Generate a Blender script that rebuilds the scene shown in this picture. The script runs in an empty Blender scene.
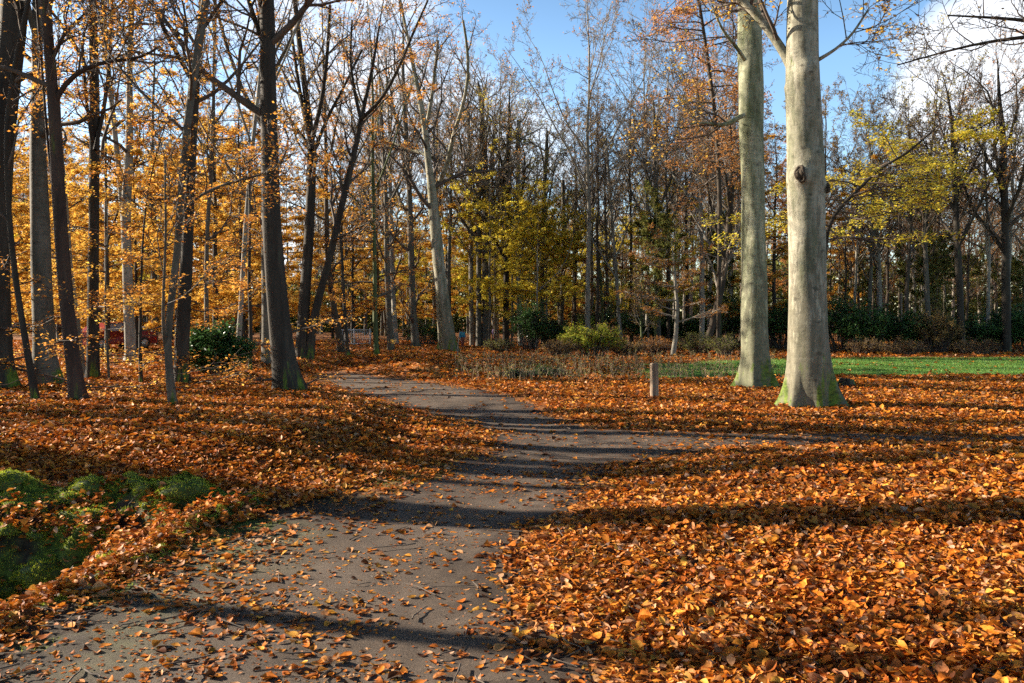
import bpy, math, time
import numpy as np
T0 = time.time()
R = np.random.default_rng(7)
rad = math.radians
scene = bpy.context.scene
COL = scene.collection

# ------------------------------------------------------------------ camera
W_, H_, F_ = 1024, 683, 796.0
EYE = 1.6
PITCH = math.atan((341.5 - 322.0) / F_)
cam_d = bpy.data.cameras.new('camera')
cam_d.sensor_width = 36; cam_d.lens = 36 * F_ / W_
cam_d.clip_end = 3000; cam_d.clip_start = 0.05
cam = bpy.data.objects.new('camera', cam_d); COL.objects.link(cam)
cam.location = (0, 0, EYE); cam.rotation_euler = (rad(90) - PITCH, 0, 0)
scene.camera = cam
cP, sP = math.cos(PITCH), math.sin(PITCH)

def ray(px, py):
    u = (px - W_/2) / F_; v = (H_/2 - py) / F_
    return np.array([u, cP + v*sP, -sP + v*cP])
def unproj(px, py, Y):
    d = ray(px, py); s = Y / d[1]
    return np.array([d[0]*s, Y, EYE + d[2]*s])
def project(x, y, z):
    dy, dz = y, z - EYE
    fwd = dy*cP - dz*sP; up = dy*sP + dz*cP
    return W_/2 + F_*x/fwd, H_/2 - F_*up/fwd
def g0(px, py):                      # on the flat plane z=0
    d = ray(px, py); s = -EYE/d[2]
    return (d[0]*s, d[1]*s)

# ------------------------------------------------------------------ numpy helpers
_tab = np.random.default_rng(3).random((256, 256))
def noise(x, y, s=1.0, o=0.0):
    x = np.asarray(x, float)*s + o + 100; y = np.asarray(y, float)*s + o*1.7 + 100
    xi = np.floor(x).astype(int); yi = np.floor(y).astype(int)
    fx = x - xi; fy = y - yi
    fx = fx*fx*(3-2*fx); fy = fy*fy*(3-2*fy)
    a = _tab[xi % 256, yi % 256]; b = _tab[(xi+1) % 256, yi % 256]
    c = _tab[xi % 256, (yi+1) % 256]; d = _tab[(xi+1) % 256, (yi+1) % 256]
    return (a*(1-fx)+b*fx)*(1-fy) + (c*(1-fx)+d*fx)*fy
def fbm(x, y, s, o=0.0):
    return (noise(x, y, s, o) + .5*noise(x, y, 2.1*s, o+7) + .25*noise(x, y, 4.3*s, o+13)) / 1.75
def sst(a, b, x):
    t = np.clip((np.asarray(x, float)-a)/(b-a), 0, 1); return t*t*(3-2*t)
def sdpoly(poly, x, y):              # > 0 inside
    x = np.asarray(x, float); y = np.asarray(y, float)
    d = np.full(x.shape, 1e9); ins = np.zeros(x.shape, bool)
    n = len(poly)
    for i in range(n):
        ax, ay = poly[i]; bx, by = poly[(i+1) % n]
        ex, ey = bx-ax, by-ay
        t = np.clip(((x-ax)*ex + (y-ay)*ey)/(ex*ex+ey*ey+1e-12), 0, 1)
        d = np.minimum(d, (x-ax-t*ex)**2 + (y-ay-t*ey)**2)
        cond = ((ay > y) != (by > y))
        with np.errstate(divide='ignore', invalid='ignore'):
            xi = ax + (y-ay)*ex/(ey if ey != 0 else 1e-12)
        ins ^= cond & (x < xi)
    return np.where(ins, 1, -1)*np.sqrt(d)

MAIN = [(-2.6, -3), (-2.6, 2.5)] + [g0(*p) for p in [(0, 668), (100, 596), (190, 545), (290, 519), (372, 500), (425, 475), (478, 455),
        (492, 440), (470, 425), (430, 412), (380, 400), (330, 386), (300, 375), (340, 371), (400, 379), (460, 386),
        (512, 396), (532, 408), (575, 424), (620, 440), (625, 458), (600, 480), (578, 503), (545, 530), (530, 560), (535, 600), (555, 645), (590, 690)]] + [(1.0, -3)]
SIDE = [g0(*p) for p in [(560, 425), (640, 432), (740, 434), (900, 435), (1150, 436), (1150, 444), (1024, 444), (860, 446), (740, 452), (660, 462), (600, 475), (560, 450)]]
DITCH = [(-2.25, 6.98), (-2.42, 6.3), (-2.5, 5.3), (-2.72, 4.1), (-3.6, 3.0), (-6, 1.6), (-16, -2), (-16, 7.4), (-6, 7.45), (-3.0, 7.4)]
LAWN = [g0(*p) for p in [(640, 379), (700, 378), (860, 375.5), (1100, 374), (1500, 372)]] + [(90, 36), g0(1024, 357), g0(880, 357.5), g0(780, 358), g0(700, 361), g0(640, 364)]

def masks(x, y):
    m = sdpoly(MAIN, x, y) + (fbm(x, y, 1.3, 3)-.5)*.45
    s = sdpoly(SIDE, x, y) + (fbm(x, y, 1.1, 9)-.5)*.5
    d = sdpoly(DITCH, x, y) + (fbm(x, y, 2.2, 5)-.5)*.22
    l = sdpoly(LAWN, x, y) + (fbm(x, y, .6, 15)-.5)*1.2
    return m, s, d, l

def height(x, y, full=True):
    x = np.asarray(x, float); y = np.asarray(y, float)
    pm = sdpoly(MAIN, x, y); d = sdpoly(DITCH, x, y)
    left = sst(.2, -1.2, x + .04*y + 0.9) * sst(0.15, 2.2, -pm) * sst(7.4, 9.2, y)
    h = .36*left*(1-.6*sst(24, 40, y))
    h = h + .40*sst(.7, 5.0, x)*sst(10.0, 7.0, y)*(1-.4*sst(12, 30, x)) + .06*np.exp(-((x-1.4)/.8)**2 - ((y-6.0)/.6)**2)
    h = h + (fbm(x, y, .25, 2)-.5)*.14*sst(4, 14, y) + (fbm(x, y, 1.7, 11)-.5)*.05*sst(.3, -.6, pm)
    h = h - .03*sst(-.3, .6, pm)
    dn = d + (fbm(x, y, 2.2, 5)-.5)*.22
    far = sst(5.4, 6.5, y)
    xs = [-9, 0, .10, .34, .75, 1.1, 1.6, 30]
    fw = np.interp(dn, xs, [0, 0, -.07, -.26, -.42, -.9, -1.1, -1.2])
    nr = np.interp(dn, [-9, 0, .5, 1.0, 1.7, 30], [0, 0, -.22, -.6, -.95, -.98])
    h = h + fw*far + nr*(1-far)
    # bulging cushions on the far wall of the ditch
    wall = sst(-.15, .1, dn)*sst(1.5, 1.0, dn)*far
    h = h + wall*(.20*(noise(x, y, 3.3, 21)**1.2) + .13*np.abs(noise(x, y, 7, 31)-.5)*2 + .04*noise(x, y, 17, 33))
    if full:
        h = h + (noise(x, y, 9, 41)-.5)*.012*sst(30, 10, y)
    return h

def gnd(px, py):
    z = 0.0
    for _ in range(12):
        d = ray(px, py); s = (z-EYE)/d[2]
        x, y = d[0]*s, d[1]*s
        z = .5*z + .5*float(height(np.array([x]), np.array([y]))[0])
    return x, y, z

# ------------------------------------------------------------------ mesh helpers
def mesh_np(name, V, quads=None, tris=None, mats=(), smooth=False, mi=None):
    me = bpy.data.meshes.new(name)
    q = np.zeros((0, 4), np.int32) if quads is None else np.asarray(quads, np.int32)
    t = np.zeros((0, 3), np.int32) if tris is None else np.asarray(tris, np.int32)
    me.vertices.add(len(V)); me.vertices.foreach_set('co', np.asarray(V, np.float32).ravel())
    loops = np.concatenate([q.ravel(), t.ravel()])
    me.loops.add(len(loops)); me.loops.foreach_set('vertex_index', loops)
    n = len(q)+len(t)
    tot = np.concatenate([np.full(len(q), 4), np.full(len(t), 3)]).astype(np.int32)
    st = np.concatenate([[0], np.cumsum(tot)[:-1]]).astype(np.int32) if n else np.zeros(0, np.int32)
    me.polygons.add(n); me.polygons.foreach_set('loop_start', st); me.polygons.foreach_set('loop_total', tot)
    if smooth: me.polygons.foreach_set('use_smooth', np.ones(n, bool))
    if mi is not None: me.polygons.foreach_set('material_index', np.asarray(mi, np.int32))
    for m in (mats if isinstance(mats, (list, tuple)) else [mats]): me.materials.append(m)
    me.update(calc_edges=True)
    return me
def link(name, me, parent=None):
    o = bpy.data.objects.new(name, me); COL.objects.link(o)
    if parent: o.parent = parent
    return o
def tag(o, label=None, cat=None, group=None, kind=None):
    if label: o['label'] = label
    if cat: o['category'] = cat
    if group: o['group'] = group
    if kind: o['kind'] = kind
    return o
def empty(name, loc, label, cat, group=None, rz=0):
    o = bpy.data.objects.new(name, None); COL.objects.link(o)
    o.location = loc; o.rotation_euler = (0, 0, rz); o.empty_display_size = .2
    return tag(o, label, cat, group)

def tubes(P, Rr, sides=3):
    """P (n,k,3), Rr (n,k) -> verts, quads"""
    n, k, _ = P.shape
    T = np.gradient(P, axis=1); T /= np.linalg.norm(T, axis=2, keepdims=True)+1e-9
    ref = np.tile(np.array([[[0, 0, 1.]]]), (n, 1, 1))
    m = np.abs(T.mean(axis=1)[:, 2]) > .8
    ref[m] = np.array([[1., 0, 0]])
    A = np.cross(T, ref); A /= np.linalg.norm(A, axis=2, keepdims=True)+1e-9
    B = np.cross(T, A)
    th = np.arange(sides)*2*math.pi/sides
    V = P[:, :, None, :] + Rr[:, :, None, None]*(A[:, :, None, :]*np.cos(th)[None, None, :, None] + B[:, :, None, :]*np.sin(th)[None, None, :, None])
    idx = np.arange(n*k*sides).reshape(n, k, sides)
    a = idx[:, :-1, :]; b = np.roll(a, -1, axis=2); d = idx[:, 1:, :]; c = np.roll(d, -1, axis=2)
    return V.reshape(-1, 3), np.stack([a, b, c, d], -1).reshape(-1, 4)
class MB:
    def __init__(s): s.V = []; s.Q = []; s.T = []; s.n = 0
    def add(s, V, Q=None, T=None):
        s.V.append(V)
        if Q is not None and len(Q): s.Q.append(np.asarray(Q)+s.n)
        if T is not None and len(T): s.T.append(np.asarray(T)+s.n)
        s.n += len(V); return s
    def tub(s, P, Rr, sides=3):
        if len(P): s.add(*tubes(P, Rr, sides))
        return s
    def box(s, lo, hi):
        x0, y0, z0 = lo; x1, y1, z1 = hi
        V = np.array([(x0,y0,z0),(x1,y0,z0),(x1,y1,z0),(x0,y1,z0),(x0,y0,z1),(x1,y0,z1),(x1,y1,z1),(x0,y1,z1)], float)
        s.add(V, [(0,3,2,1),(4,5,6,7),(0,1,5,4),(1,2,6,5),(2,3,7,6),(3,0,4,7)]); return s
    def mesh(s, name, mats, smooth=False):
        return mesh_np(name, np.concatenate(s.V), np.concatenate(s.Q) if s.Q else None, np.concatenate(s.T) if s.T else None, mats, smooth)

def kids(P, Rr, per, tlo, thi, ang, lenf, k=4, rf=.55, up=.0, wob=.15, flat=1.0, rng=R, taper=.3, rmin=.004, lenabs=None, bias=None, shrink=.55):
    """children of every polyline: per = number each"""
    n, kk, _ = P.shape
    L = np.linalg.norm(np.diff(P, axis=1), axis=2).sum(1)
    t = tlo + (thi-tlo)*((np.arange(per)[None, :] + rng.random((n, per)))/per)
    f = t*(kk-1); i = np.clip(f.astype(int), 0, kk-2); u = f-i
    ni = np.arange(n)[:, None]
    p0 = P[ni, i]*(1-u[..., None]) + P[ni, i+1]*u[..., None]
    r0 = Rr[ni, i]*(1-u) + Rr[ni, i+1]*u
    T = P[ni, i+1]-P[ni, i]; T /= np.linalg.norm(T, axis=-1, keepdims=True)+1e-9
    az = rng.random((n, 1))*6.28 + np.arange(per)[None, :]*2.4 + rng.normal(0, .5, (n, per))
    ref = np.where(np.abs(T[..., 2:3]) > .9, np.array([1., 0, 0]), np.array([0, 0, 1.]))
    A = np.cross(T, ref); A /= np.linalg.norm(A, axis=-1, keepdims=True)+1e-9
    B = np.cross(T, A)
    S = A*np.cos(az)[..., None] + B*np.sin(az)[..., None]
    a = ang*(1+rng.normal(0, .18, (n, per)))[..., None]
    D = T*np.cos(a) + S*np.sin(a)
    D[..., 2] *= flat
    if bias is not None: D = D + np.asarray(bias)
    D /= np.linalg.norm(D, axis=-1, keepdims=True)+1e-9
    base = (L[:, None]*lenf) if lenabs is None else np.full((n, per), lenabs)
    ln = base*(1-shrink*(t-tlo)/max(thi-tlo, 1e-6))*rng.uniform(.6, 1.2, (n, per))
    p0 = p0.reshape(-1, 3); D = D.reshape(-1, 3); ln = ln.ravel(); r0 = np.minimum(r0.ravel()*rf, ln*.03+.004)
    N = len(p0); out = np.zeros((N, k, 3)); out[:, 0] = p0
    for j in range(1, k):
        D = D + rng.normal(0, wob, (N, 3)) + np.array([0, 0, up])
        D[:, 2] *= (flat*.5+.5)
        D /= np.linalg.norm(D, axis=1, keepdims=True)+1e-9
        out[:, j] = out[:, j-1] + D*(ln/(k-1))[:, None]
    rr = np.maximum(r0[:, None]*np.linspace(1, taper, k)[None, :], rmin)
    return out, rr

def leaf_cards(C, size, rng, tilt=.5, elong=1.6):
    """diamond leaves folded on the midrib, one island each"""
    n = len(C)
    az = rng.random(n)*6.283
    nx, ny = rng.normal(0, tilt, n), rng.normal(0, tilt, n)
    N = np.stack([nx, ny, np.ones(n)], 1); N /= np.linalg.norm(N, axis=1, keepdims=True)
    D = np.stack([np.cos(az), np.sin(az), np.zeros(n)], 1)
    D -= N*(D*N).sum(1, keepdims=True); D /= np.linalg.norm(D, axis=1, keepdims=True)
    S = np.cross(N, D)
    s = (size*rng.uniform(.7, 1.25, n))[:, None]
    V = np.stack([C, C+s*(D*.5+S*.5/elong+N*.1), C+s*D, C+s*(D*.5-S*.5/elong+N*.1)], 1)
    i = np.arange(n)[:, None]*4
    Tt = np.concatenate([i+np.array([[0, 2, 1]]), i+np.array([[0, 3, 2]])])
    return V.reshape(-1, 3), Tt

def on_twigs(P, n, rng, jit=.05):
    N, k, _ = P.shape
    a = rng.integers(0, N, n); f = rng.random(n)**.7*(k-1); i = np.clip(f.astype(int), 0, k-2); u = (f-i)[:, None]
    return P[a, i]*(1-u)+P[a, i+1]*u + rng.normal(0, jit, (n, 3))

# ------------------------------------------------------------------ materials
def mat(name):
    m = bpy.data.materials.new(name); m.use_nodes = True
    nt = m.node_tree; nt.nodes.clear()
    return m, nt, nt.nodes, nt.links
def N(nt, t, **kw):
    n = nt.nodes.new(t)
    for k_, v in kw.items():
        if k_.startswith('i_'):
            n.inputs[k_[2:].replace('_', ' ')].default_value = v
        else: setattr(n, k_, v)
    return n
def ramp(nt, stops, src, interp='LINEAR'):
    r = nt.nodes.new('ShaderNodeValToRGB'); r.color_ramp.interpolation = interp
    e = r.color_ramp.elements
    while len(e) < len(stops): e.new(.5)
    for el, (p, c) in zip(e, stops):
        el.position = p; el.color = (*c, 1) if len(c) == 3 else c
    nt.links.new(src, r.inputs[0]); return r
def mixc(nt, fac, a, b, mode='MIX'):
    m = nt.nodes.new('ShaderNodeMix'); m.data_type = 'RGBA'; m.blend_type = mode
    for sock, v in ((m.inputs[0], fac), (m.inputs[6], a), (m.inputs[7], b)):
        if hasattr(v, 'is_linked'): nt.links.new(v, sock)
        else: sock.default_value = v if isinstance(v, (int, float)) else (*v, 1)
    return m.outputs[2]
def math_(nt, op, a, b=0., clamp=False):
    m = nt.nodes.new('ShaderNodeMath'); m.operation = op; m.use_clamp = clamp
    for s, v in zip(m.inputs, (a, b)):
        if hasattr(v, 'is_linked'): nt.links.new(v, s)
        else: s.default_value = v
    return m.outputs[0]

def leaf_mat(name, cols, trans=.4, rough=.5, spec=.3, objvar=.1, patch=False):
    m, nt, ns, L = mat(name)
    g = N(nt, 'ShaderNodeNewGeometry'); oi = N(nt, 'ShaderNodeObjectInfo')
    v = math_(nt, 'ADD', g.outputs['Random Per Island'], math_(nt, 'MULTIPLY', math_(nt, 'SUBTRACT', oi.outputs['Random'], .5), objvar), True)
    r = ramp(nt, [(i/(len(cols)-1), c) for i, c in enumerate(cols)], v)
    p = N(nt, 'ShaderNodeBsdfPrincipled'); p.inputs['Roughness'].default_value = rough
    p.inputs['Specular IOR Level'].default_value = spec
    t = N(nt, 'ShaderNodeBsdfTranslucent'); mx = N(nt, 'ShaderNodeMixShader'); mx.inputs[0].default_value = trans
    o = N(nt, 'ShaderNodeOutputMaterial')
    cc = r.outputs[0]
    if patch:      # drifts of redder, wetter leaves and blotches on single leaves
        tc = N(nt, 'ShaderNodeTexCoord'); q = N(nt, 'ShaderNodeTexNoise', i_Scale=.9, i_Detail=5.); L.new(tc.outputs['Object'], q.inputs['Vector'])
        q2 = N(nt, 'ShaderNodeTexNoise', i_Scale=70., i_Detail=3.); L.new(tc.outputs['Object'], q2.inputs['Vector'])
        cc = mixc(nt, ramp(nt, [(.45, (0,)*3), (.62, (.5,)*3)], q.outputs['Fac']).outputs[0], cc, (.80, .56, .46), 'MULTIPLY')
        cc = mixc(nt, .6, cc, ramp(nt, [(.4, (.5, .42, .35)), (.52, (1, 1, 1))], q2.outputs['Fac']).outputs[0], 'MULTIPLY')
    L.new(cc, p.inputs['Base Color']); L.new(cc, t.inputs['Color'])
    L.new(p.outputs[0], mx.inputs[1]); L.new(t.outputs[0], mx.inputs[2]); L.new(mx.outputs[0], o.inputs[0])
    return m

def bark_mat(name, c1, c2, c3, moss=0.0, mossh=.5, scale=1.0, bump=.35, rough=.8, ridged=False, eyes=0.):
    m, nt, ns, L = mat(name)
    tc = N(nt, 'ShaderNodeTexCoord'); mp = N(nt, 'ShaderNodeMapping'); L.new(tc.outputs['Object'], mp.inputs[0])
    mp.inputs['Scale'].default_value = (3.2*scale, 3.2*scale, (.5 if ridged else .7)*scale)
    n1 = N(nt, 'ShaderNodeTexNoise', i_Scale=1.6, i_Detail=8., i_Roughness=.65); L.new(mp.outputs[0], n1.inputs['Vector'])
    mp2 = N(nt, 'ShaderNodeMapping'); L.new(tc.outputs['Object'], mp2.inputs[0])
    mp2.inputs['Scale'].default_value = (30, 30, 5) if ridged else (5, 5, 13)
    n2 = N(nt, 'ShaderNodeTexNoise', i_Scale=1., i_Detail=5., i_Roughness=.7); L.new(mp2.outputs[0], n2.inputs['Vector'])
    col = ramp(nt, [(.32, c1), (.5, c2), (.68, c3)], n1.outputs['Fac'])
    d = ramp(nt, [(.3, (.4,)*3), (.5, (1,)*3)], n2.outputs['Fac'])
    c = mixc(nt, .7, col.outputs[0], d.outputs[0], 'MULTIPLY')
    n3 = N(nt, 'ShaderNodeTexNoise', i_Scale=2.3, i_Detail=7., i_Roughness=.75); L.new(tc.outputs['Object'], n3.inputs['Vector'])
    spots = ramp(nt, [(.6, (0,)*3), (.66, (1,)*3)], n3.outputs['Fac'])
    c = mixc(nt, math_(nt, 'MULTIPLY', spots.outputs[0], .55), c, tuple(x*.35 for x in c1))
    if eyes > 0:
        me_ = N(nt, 'ShaderNodeMapping'); L.new(tc.outputs['Object'], me_.inputs[0]); me_.inputs['Scale'].default_value = (2.3, 2.3, 3.4)
        ad = N(nt, 'ShaderNodeVectorMath'); ad.operation = 'ADD'; L.new(me_.outputs[0], ad.inputs[0]); L.new(n3.outputs['Color'], ad.inputs[1])
        ve = N(nt, 'ShaderNodeTexVoronoi', i_Scale=1.); L.new(ad.outputs[0], ve.inputs['Vector'])
        ey = ramp(nt, [(.08, (1,)*3), (.17, (.0,)*3)], ve.outputs['Distance'])
        c = mixc(nt, math_(nt, 'MULTIPLY', ey.outputs[0], .75*eyes), c, (.03, .026, .02))
        mk2 = N(nt, 'ShaderNodeMapping'); L.new(tc.outputs['Object'], mk2.inputs[0]); mk2.inputs['Scale'].default_value = (1.5, 1.5, .35)
        n5 = N(nt, 'ShaderNodeTexNoise', i_Scale=2., i_Detail=6., i_Roughness=.7); L.new(mk2.outputs[0], n5.inputs['Vector'])
        st = ramp(nt, [(.5, (0,)*3), (.62, (1,)*3)], n5.outputs['Fac'])
        c = mixc(nt, math_(nt, 'MULTIPLY', st.outputs[0], .55), c, (.07, .085, .035))
        n6 = N(nt, 'ShaderNodeTexNoise', i_Scale=7., i_Detail=8., i_Roughness=.75); L.new(mk2.outputs[0], n6.inputs['Vector'])
        sx0 = N(nt, 'ShaderNodeSeparateXYZ'); L.new(tc.outputs['Object'], sx0.inputs[0])
        lowm = N(nt, 'ShaderNodeMapRange'); L.new(sx0.outputs[2], lowm.inputs[0])
        for i_, v_ in ((1, .1), (2, 3.6), (3, .2), (4, 0.)): lowm.inputs[i_].default_value = v_
        bl = ramp(nt, [(.52, (0,)*3), (.60, (1,)*3)], math_(nt, 'ADD', n6.outputs['Fac'], lowm.outputs[0]))
        c = mixc(nt, math_(nt, 'MULTIPLY', bl.outputs[0], .6), c, (.07, .062, .04))
    if moss > 0:
        sx = N(nt, 'ShaderNodeSeparateXYZ'); L.new(tc.outputs['Object'], sx.inputs[0])
        hz = N(nt, 'ShaderNodeMapRange'); L.new(sx.outputs[2], hz.inputs[0])
        for i, v in ((1, -.05), (2, mossh), (3, 1.), (4, 0.)): hz.inputs[i].default_value = v
        mm = math_(nt, 'ADD', math_(nt, 'MULTIPLY', hz.outputs[0], .42*moss), math_(nt, 'MULTIPLY', math_(nt, 'SUBTRACT', n1.outputs['Fac'], .54), 2.2))
        mk = ramp(nt, [(.22, (0,)*3), (.42, (1,)*3)], mm)
        gn = ramp(nt, [(.35, (.03, .045, .008)), (.6, (.12, .18, .02))], n2.outputs['Fac'])
        c = mixc(nt, mk.outputs[0], c, gn.outputs[0])
    b = N(nt, 'ShaderNodeBump', i_Strength=bump, i_Distance=.03)
    h = math_(nt, 'ADD', math_(nt, 'MULTIPLY', n2.outputs['Fac'], .6), math_(nt, 'MULTIPLY', n3.outputs['Fac'], .8))
    L.new(h, b.inputs['Height'])
    p = N(nt, 'ShaderNodeBsdfPrincipled'); p.inputs['Roughness'].default_value = rough; p.inputs['Specular IOR Level'].default_value = .25
    L.new(c, p.inputs['Base Color']); L.new(b.outputs[0], p.inputs['Normal'])
    o = N(nt, 'ShaderNodeOutputMaterial'); L.new(p.outputs[0], o.inputs[0])
    return m
def flat_mat(name, c, rough=.6, var=.3, sc=8., metal=0.):
    m, nt, ns, L = mat(name)
    tc = N(nt, 'ShaderNodeTexCoord')
    n1 = N(nt, 'ShaderNodeTexNoise', i_Scale=sc, i_Detail=5.); L.new(tc.outputs['Object'], n1.inputs['Vector'])
    r = ramp(nt, [(.3, tuple(x*(1-var) for x in c)), (.7, tuple(min(1, x*(1+var)) for x in c))], n1.outputs['Fac'])
    p = N(nt, 'ShaderNodeBsdfPrincipled'); p.inputs['Roughness'].default_value = rough; p.inputs['Metallic'].default_value = metal
    L.new(r.outputs[0], p.inputs['Base Color'])
    o = N(nt, 'ShaderNodeOutputMaterial'); L.new(p.outputs[0], o.inputs[0]); return m

M = {}
M['beech'] = bark_mat('beech_bark', (.12, .118, .075), (.26, .245, .18), (.38, .355, .28), moss=1.0, mossh=1.3, scale=.8, bump=.55, eyes=1.)
M['beech2'] = bark_mat('beech_bark_green', (.10, .12, .055), (.26, .27, .17), (.40, .39, .28), moss=1.0, mossh=1.6, scale=.8, bump=.55, eyes=.8)
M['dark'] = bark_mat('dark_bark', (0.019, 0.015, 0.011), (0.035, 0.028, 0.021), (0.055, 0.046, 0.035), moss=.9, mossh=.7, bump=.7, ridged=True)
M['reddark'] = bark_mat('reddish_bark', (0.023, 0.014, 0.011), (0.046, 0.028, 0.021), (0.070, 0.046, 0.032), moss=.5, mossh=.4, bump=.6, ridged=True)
M['grey'] = bark_mat('grey_bark', (0.051, 0.046, 0.035), (0.088, 0.079, 0.061), (0.131, 0.116, 0.093), moss=.7, mossh=.6, bump=.5)
M['pale'] = bark_mat('pale_bark', (0.121, 0.110, 0.088), (0.198, 0.182, 0.149), (0.275, 0.253, 0.209), moss=.3, mossh=.4)
M['green'] = bark_mat('mossy_green_bark', (0.037, 0.046, 0.019), (0.062, 0.081, 0.028), (0.105, 0.124, 0.050), moss=1.2, mossh=1.2)
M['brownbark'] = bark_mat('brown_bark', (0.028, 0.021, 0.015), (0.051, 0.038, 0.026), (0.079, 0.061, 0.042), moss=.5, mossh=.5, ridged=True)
M['twig'] = flat_mat('twig_bark', (.07, .05, .036), .8, .4, 3.)
M['twig_grey'] = flat_mat('grey_twig_bark', (.16, .135, .105), .8, .4, 3.)
LEAF = {
 'gold':   [(.42, .19, .03), (.74, .43, .07), (.84, .58, .11), (.78, .40, .06), (.88, .68, .16)],
 'orange': [(.34, .12, .025), (.66, .29, .05), (.78, .42, .08), (.70, .27, .05), (.84, .54, .12)],
 'russet': [(.2, .08, .025), (.40, .17, .045), (.52, .25, .06), (.38, .15, .04), (.58, .34, .1)],
 'brown':  [(.12, .07, .03), (.24, .15, .05), (.36, .24, .08), (.22, .14, .05), (.42, .30, .1)],
 'yellow': [(.5, .38, .04), (.82, .66, .07), (.7, .66, .09), (.85, .58, .07), (.6, .62, .1)],
 'lime':   [(.10, .14, .02), (.26, .32, .03), (.42, .44, .05), (.20, .26, .03), (.55, .40, .05)],
 'green':  [(.02, .05, .015), (.04, .10, .025), (.07, .15, .04), (.03, .07, .02), (.10, .19, .05)],
 'olive':  [(.08, .10, .03), (.16, .19, .05), (.26, .26, .06), (.14, .14, .04), (.3, .26, .08)],
 'larch':  [(.30, .12, .03), (.52, .24, .07), (.60, .32, .12), (.48, .2, .05), (.65, .36, .12)],
}
for k_, c in LEAF.items():
    M['leaf_'+k_] = leaf_mat('leaves_'+k_, c, trans=.25 if k_ == 'green' else .5, rough=.3 if k_ == 'green' else .5, spec=.5 if k_ == 'green' else .3)
M['litter'] = leaf_mat('fallen_leaf', [(.04, .018, .010), (.14, .046, .014), (.42, .12, .018), (.68, .23, .022), (.52, .15, .016), (.30, .085, .018), (.72, .27, .03), (.42, .24, .13), (.62, .18, .018), (.76, .40, .06), (.10, .04, .016), (.72, .29, .04), (.60, .40, .27)], trans=.22, rough=.6, spec=.14, patch=True, objvar=0)

# ground
def ground_material():
    m, nt, ns, L = mat('forest_ground')
    tc = N(nt, 'ShaderNodeTexCoord'); P = tc.outputs['Object']
    at = N(nt, 'ShaderNodeAttribute'); at.attribute_name = 'cover'
    sc = N(nt, 'ShaderNodeSeparateColor'); L.new(at.outputs['Color'], sc.inputs[0])
    v = N(nt, 'ShaderNodeTexVoronoi', i_Scale=13.); L.new(P, v.inputs['Vector'])
    dist = N(nt, 'ShaderNodeTexNoise', i_Scale=.35, i_Detail=4.); L.new(P, dist.inputs['Vector'])
    sp = N(nt, 'ShaderNodeSeparateColor'); L.new(v.outputs['Color'], sp.inputs[0])
    lit = ramp(nt, [(0, (.05, .022, .01)), (.3, (.16, .055, .016)), (.5, (.34, .12, .02)), (.7, (.24, .08, .02)), (.85, (.45, .19, .035)), (1, (.4, .24, .12))], sp.outputs[0])
    big = ramp(nt, [(.35, (.65,)*3), (.65, (1.1,)*3)], dist.outputs['Fac'])
    litc = mixc(nt, .6, lit.outputs[0], big.outputs[0], 'MULTIPLY')
    n = N(nt, 'ShaderNodeTexNoise', i_Scale=14., i_Detail=8.); L.new(P, n.inputs['Vector'])
    soil = ramp(nt, [(.3, (.018, .013, .009)), (.7, (.06, .042, .028))], n.outputs['Fac'])
    moss = ramp(nt, [(.3, (.015, .022, .005)), (.55, (.06, .09, .012)), (.75, (.16, .21, .03))], n.outputs['Fac'])
    g = N(nt, 'ShaderNodeTexNoise', i_Scale=2.5, i_Detail=9.); L.new(P, g.inputs['Vector'])
    lawn = ramp(nt, [(.3, (.035, .09, .015)), (.55, (.09, .21, .03)), (.75, (.17, .27, .05))], g.outputs['Fac'])
    c = mixc(nt, sc.outputs[2], soil.outputs[0], litc)
    c = mixc(nt, sc.outputs[0], c, moss.outputs[0])
    c = mixc(nt, sc.outputs[1], c, lawn.outputs[0])
    b = N(nt, 'ShaderNodeBump', i_Strength=.8, i_Distance=.03)
    L.new(math_(nt, 'ADD', math_(nt, 'MULTIPLY', sp.outputs[1], .8), n.outputs['Fac']), b.inputs['Height'])
    p = N(nt, 'ShaderNodeBsdfPrincipled'); p.inputs['Roughness'].default_value = .85; p.inputs['Specular IOR Level'].default_value = .2
    L.new(c, p.inputs['Base Color']); L.new(b.outputs[0], p.inputs['Normal'])
    o = N(nt, 'ShaderNodeOutputMaterial'); L.new(p.outputs[0], o.inputs[0]); return m
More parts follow.
